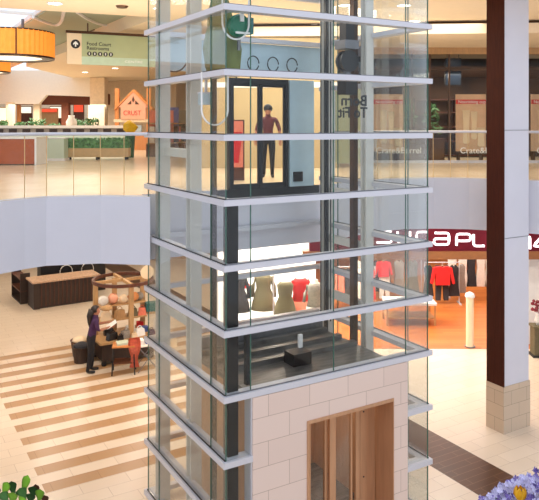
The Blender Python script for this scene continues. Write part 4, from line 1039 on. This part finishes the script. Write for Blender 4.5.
# ------------------------------------------------------------------ foreground plants
def planter(label, loc, L):
    t = thing('planter_box', label, 'planter', loc)
    MB().box(-L/2,L/2,-.14,.14,0,.12).build('box', M['terracotta'], t, bevel=.008)
    MB().box(-L/2+.02,L/2-.02,-.12,.12,.12,.125).build('soil', M['soil'], t)
    return t
planter('brown planter box holding the round-leaved plant at the lower left corner', (-.72,1.85,UP), .6)
planter('brown planter box holding purple flowers at the lower right corner', (.7,1.85,UP), .6)
lp = thing('leafy_plant', 'plant with glossy spoon-shaped green leaves at the lower left corner', 'plant', (-.7,1.85,UP+.12))
def leaf_mesh(base, tip, w, curl, m):
    b_ = MB(); base = Vector(base); tip = Vector(tip); d = tip-base; L = d.length; d.normalize()
    side = d.cross(Vector((0,-1,.35))).normalized(); nrm = side.cross(d)
    n = 8; rows = []
    for i in range(n+1):
        t = i/n; ww = w*(.12+.88*math.sin(min(1,t*1.05)*PI*.5)**1.5)*(1 if t < .7 else math.sqrt(max(0,1-((t-.7)/.3)**2))+.02)
        c = base+d*L*t+nrm*curl*t*t
        rows.append([b_.bm.verts.new(c+side*ww*s+nrm*.12*ww*(s*s)) for s in (-1,-.5,0,.5,1)])
    for A, B in zip(rows, rows[1:]):
        for k in range(4): b_.bm.faces.new((A[k],A[k+1],B[k+1],B[k]))
    bmesh.ops.solidify(b_.bm, geom=b_.bm.faces[:], thickness=.0012)
    return b_.build('leaf', m, lp, smooth=True)
def LP(px, py, d=1.85):
    p = W(px,py,d); return (p.x+.7, d-1.85, p.z-UP-.12)
for bx,by,tx,ty,w,m_,dd in ((21,497,29,474,.010,'leaf',1.85),(2,498,9,481,.010,'leaf',1.83),(14,497,12,480,.011,'leafdark',1.9),(26,500,20,487,.013,'hedge',1.82),(33,499,34,485,.012,'leafdark',1.9),(39,503,41,488,.011,'leaf',1.84),(-3,500,-4,486,.012,'leafdark',1.86),(8,503,2,491,.012,'hedge',1.8),(30,505,32,492,.011,'leafdark',1.82),(46,506,45,494,.009,'terracotta',1.88),(12,505,14,491,.012,'leaf',1.8),(38,500,36,483,.008,'terracotta',1.92),(20,506,25,496,.012,'leaf',1.78),(-8,502,-12,485,.011,'leaf',1.85)):
    leaf_mesh(LP(bx,by,dd), LP(tx,ty,dd), w*1.3, .006, M[m_])
for px in (8,24,38): MB().tube([LP(20,580,1.85), LP((20+px)/2,535), LP(px,500)], .003, 6).build('stem', M['leafdark'], lp)
fp_ = thing('purple_flowers', 'dense clump of purple flowers at the lower right corner', 'flowers', (.7,1.85,UP+.12))
b1, b2 = MB(), MB()
def LF(px, py, d): p = W(px,py,d); return Vector((p.x-.7, d-1.85, p.z-UP-.12))
cen = LF(532,540,1.85)
def floret(bb, c, r):
    ax = Vector((random.uniform(-1,1),random.uniform(-1.6,.2),random.uniform(-.2,1.2))).normalized()
    a = ax.orthogonal().normalized(); e_ = ax.cross(a); ph = random.random()*6
    for k in range(5):
        t = ph+2*PI*k/5; d1 = a*math.cos(t)+e_*math.sin(t); s1 = a*math.cos(t+PI/2)+e_*math.sin(t+PI/2)
        bb.bm.faces.new([bb.bm.verts.new(c+q) for q in (Vector((0,0,0)), d1*r*.6+s1*r*.35+ax*r*.2, d1*r+ax*r*.1, d1*r*.6-s1*r*.35+ax*r*.2)])
def topy(px): return 499-22*max(0,min(1,(px-482)/38))**.8 + (2.0*math.sin(px*.9))
for k in range(900):
    px = random.uniform(480,575); t0 = topy(px)
    py = t0+random.random()**1.4*45; d = 1.85+random.uniform(-.1,.1)
    floret(b1 if random.random() < .62 else b2, LF(px,py,d), random.uniform(.007,.011))
o = b1.build('petals', M['purple'], fp_); o['kind'] = 'stuff'
o = b2.build('petals', M['purpledark'], fp_); o['kind'] = 'stuff'
b_ = MB()
for k in range(14):
    px = 490+k*6; b_.tube([LF(px,600,1.87), LF(px,topy(px)+6,1.87)], .002, 5)
o = b_.build('stems', M['leafdark'], fp_); o['kind'] = 'stuff'
c_ = LF(536,471,1.85)
b_ = MB()
for k in range(6): floret(b_, c_+Vector((random.uniform(-.006,.006),0,random.uniform(-.008,.008))), .008)
b_.tube([c_, LF(534,486,1.86)], .0012, 5)
b_.build('sprig', M['purpledark'], fp_)
tq = W(520,492,1.74)
tu = thing('yellow_tulip', 'single yellow tulip bloom in front of the purple flowers', 'flower', (tq.x,1.74,UP+.12))
zc = tq.z-UP-.12
for k in range(6):
    a = 2*PI*k/6; b_ = MB(); rows = []
    r0 = .0145 if k % 2 else .0165
    for i in range(7):
        t = i/6; r = r0*math.sin((.12+t*.74)*PI)**.6; z = zc-.016+.03*t; wd = .68*math.sin(PI*min(1,.2+.66*t))
        rows.append([b_.bm.verts.new((r*math.cos(a+s*wd), r*math.sin(a+s*wd), z-.003*s*s)) for s in (-1,-.5,0,.5,1)])
    for A, B in zip(rows, rows[1:]):
        for q in range(4): b_.bm.faces.new((A[q],A[q+1],B[q+1],B[q]))
    bmesh.ops.solidify(b_.bm, geom=b_.bm.faces[:], thickness=.0012)
    b_.build('petal', M['yellow'], tu, smooth=True)
MB().tube([(0,0,0),(0,0,zc-.014)], .003, 6).build('stem', M['leaf'], tu)

# ------------------------------------------------------------------ light
def area(name, loc, size, e, col=(1,1,1), rot=(0,0,0), sy=None):
    l = bpy.data.lights.new(name, 'AREA'); l.energy = e; l.color = col; l.size = size
    if sy: l.shape = 'RECTANGLE'; l.size_y = sy
    o = bpy.data.objects.new(name, l); COL.objects.link(o); o.location = loc; o.rotation_euler = rot
    return o
WARM = (1,.89,.76); SOFT = (1,.93,.84)
w = bpy.data.worlds.new('World'); S.world = w; w.use_nodes = True
bg = w.node_tree.nodes['Background']; bg.inputs['Color'].default_value = (.80,.87,1,1); bg.inputs['Strength'].default_value = 1.1
# downlights under the bridge and in the concourse
def downs(x0, x1, y0, y1, nx, ny, z, e, col):
    for i in range(nx):
        for k in range(ny):
            o = area('soffit_downlight', (x0+(x1-x0)*(i+.5)/nx, y0+(y1-y0)*(k+.5)/ny, z), .28, e/(nx*ny), col)
            o.data.shape = 'DISK'
downs(-9,-3.2,13.5,20,3,3,4.25,170,WARM)
downs(-12,-3,21,31,3,3,4.25,270,WARM)
downs(-2.5,1,16,20,2,2,4.25,90,WARM)
downs(1.5,8,17,20,3,2,4.25,140,SOFT)
area('shop_light', (5.5,23,4.2), 5, 220, SOFT, sy=4)
area('shop_light', (2.9,23.2,3.6), 2, 150, SOFT)
area('shop_light', (8,28,4.2), 5, 180, SOFT, sy=4)
area('shop_light', (0,22.5,4.2), 2.6, 330, SOFT, sy=3)
area('ceiling_light', (-7,30,9.6), 6, 330, WARM, sy=8)
area('ceiling_light', (-13,40,8.0), 6, 330, SOFT, sy=4)
area('ceiling_light', (2,18,9.6), 8, 220, WARM, sy=3)
area('uplight', (3,17.5,UP+1.4), 6, 38, WARM, (PI,0,0), sy=1.5)
area('uplight', (-4,16,UP+1.4), 5, 60, WARM, (PI,0,0), sy=2)
area('upper_shop_light', (7,24,8.5), 4, 130, WARM, sy=2)
p = G(1.95,1.5)
area('car_fill_light', (p.x,p.y,2.64), .8, 22, WARM)  # unseen lamp added inside the car to lighten the door glass
area('landing_light', (0,17,9.5), 2, 110, SOFT)
area('landing_light', (-2,15,9.6), 2, 100, SOFT)
area('bulkhead_fill_light', (-14,36,9.9), 5, 300, SOFT, sy=3)  # unseen lamp added to brighten the far bulkhead

# ------------------------------------------------------------------ camera
cd_ = bpy.data.cameras.new('Camera'); cam = bpy.data.objects.new('Camera', cd_); COL.objects.link(cam)
cam.location = (0,0,HC); cam.rotation_euler = (PI/2,0,0)
cd_.sensor_fit = 'HORIZONTAL'; cd_.sensor_width = 36; cd_.lens = F/539*36
cd_.shift_y = -(250-YH)/539; cd_.clip_start = .05; cd_.clip_end = 300
S.camera = cam
S.view_settings.view_transform = 'Standard'; S.view_settings.look = 'None'; S.view_settings.gamma = 1; S.view_settings.use_curve_mapping = False
S.view_settings.exposure = 0.3
S.cycles.transparent_max_bounces = 48; S.cycles.max_bounces = 8; S.cycles.diffuse_bounces = 4
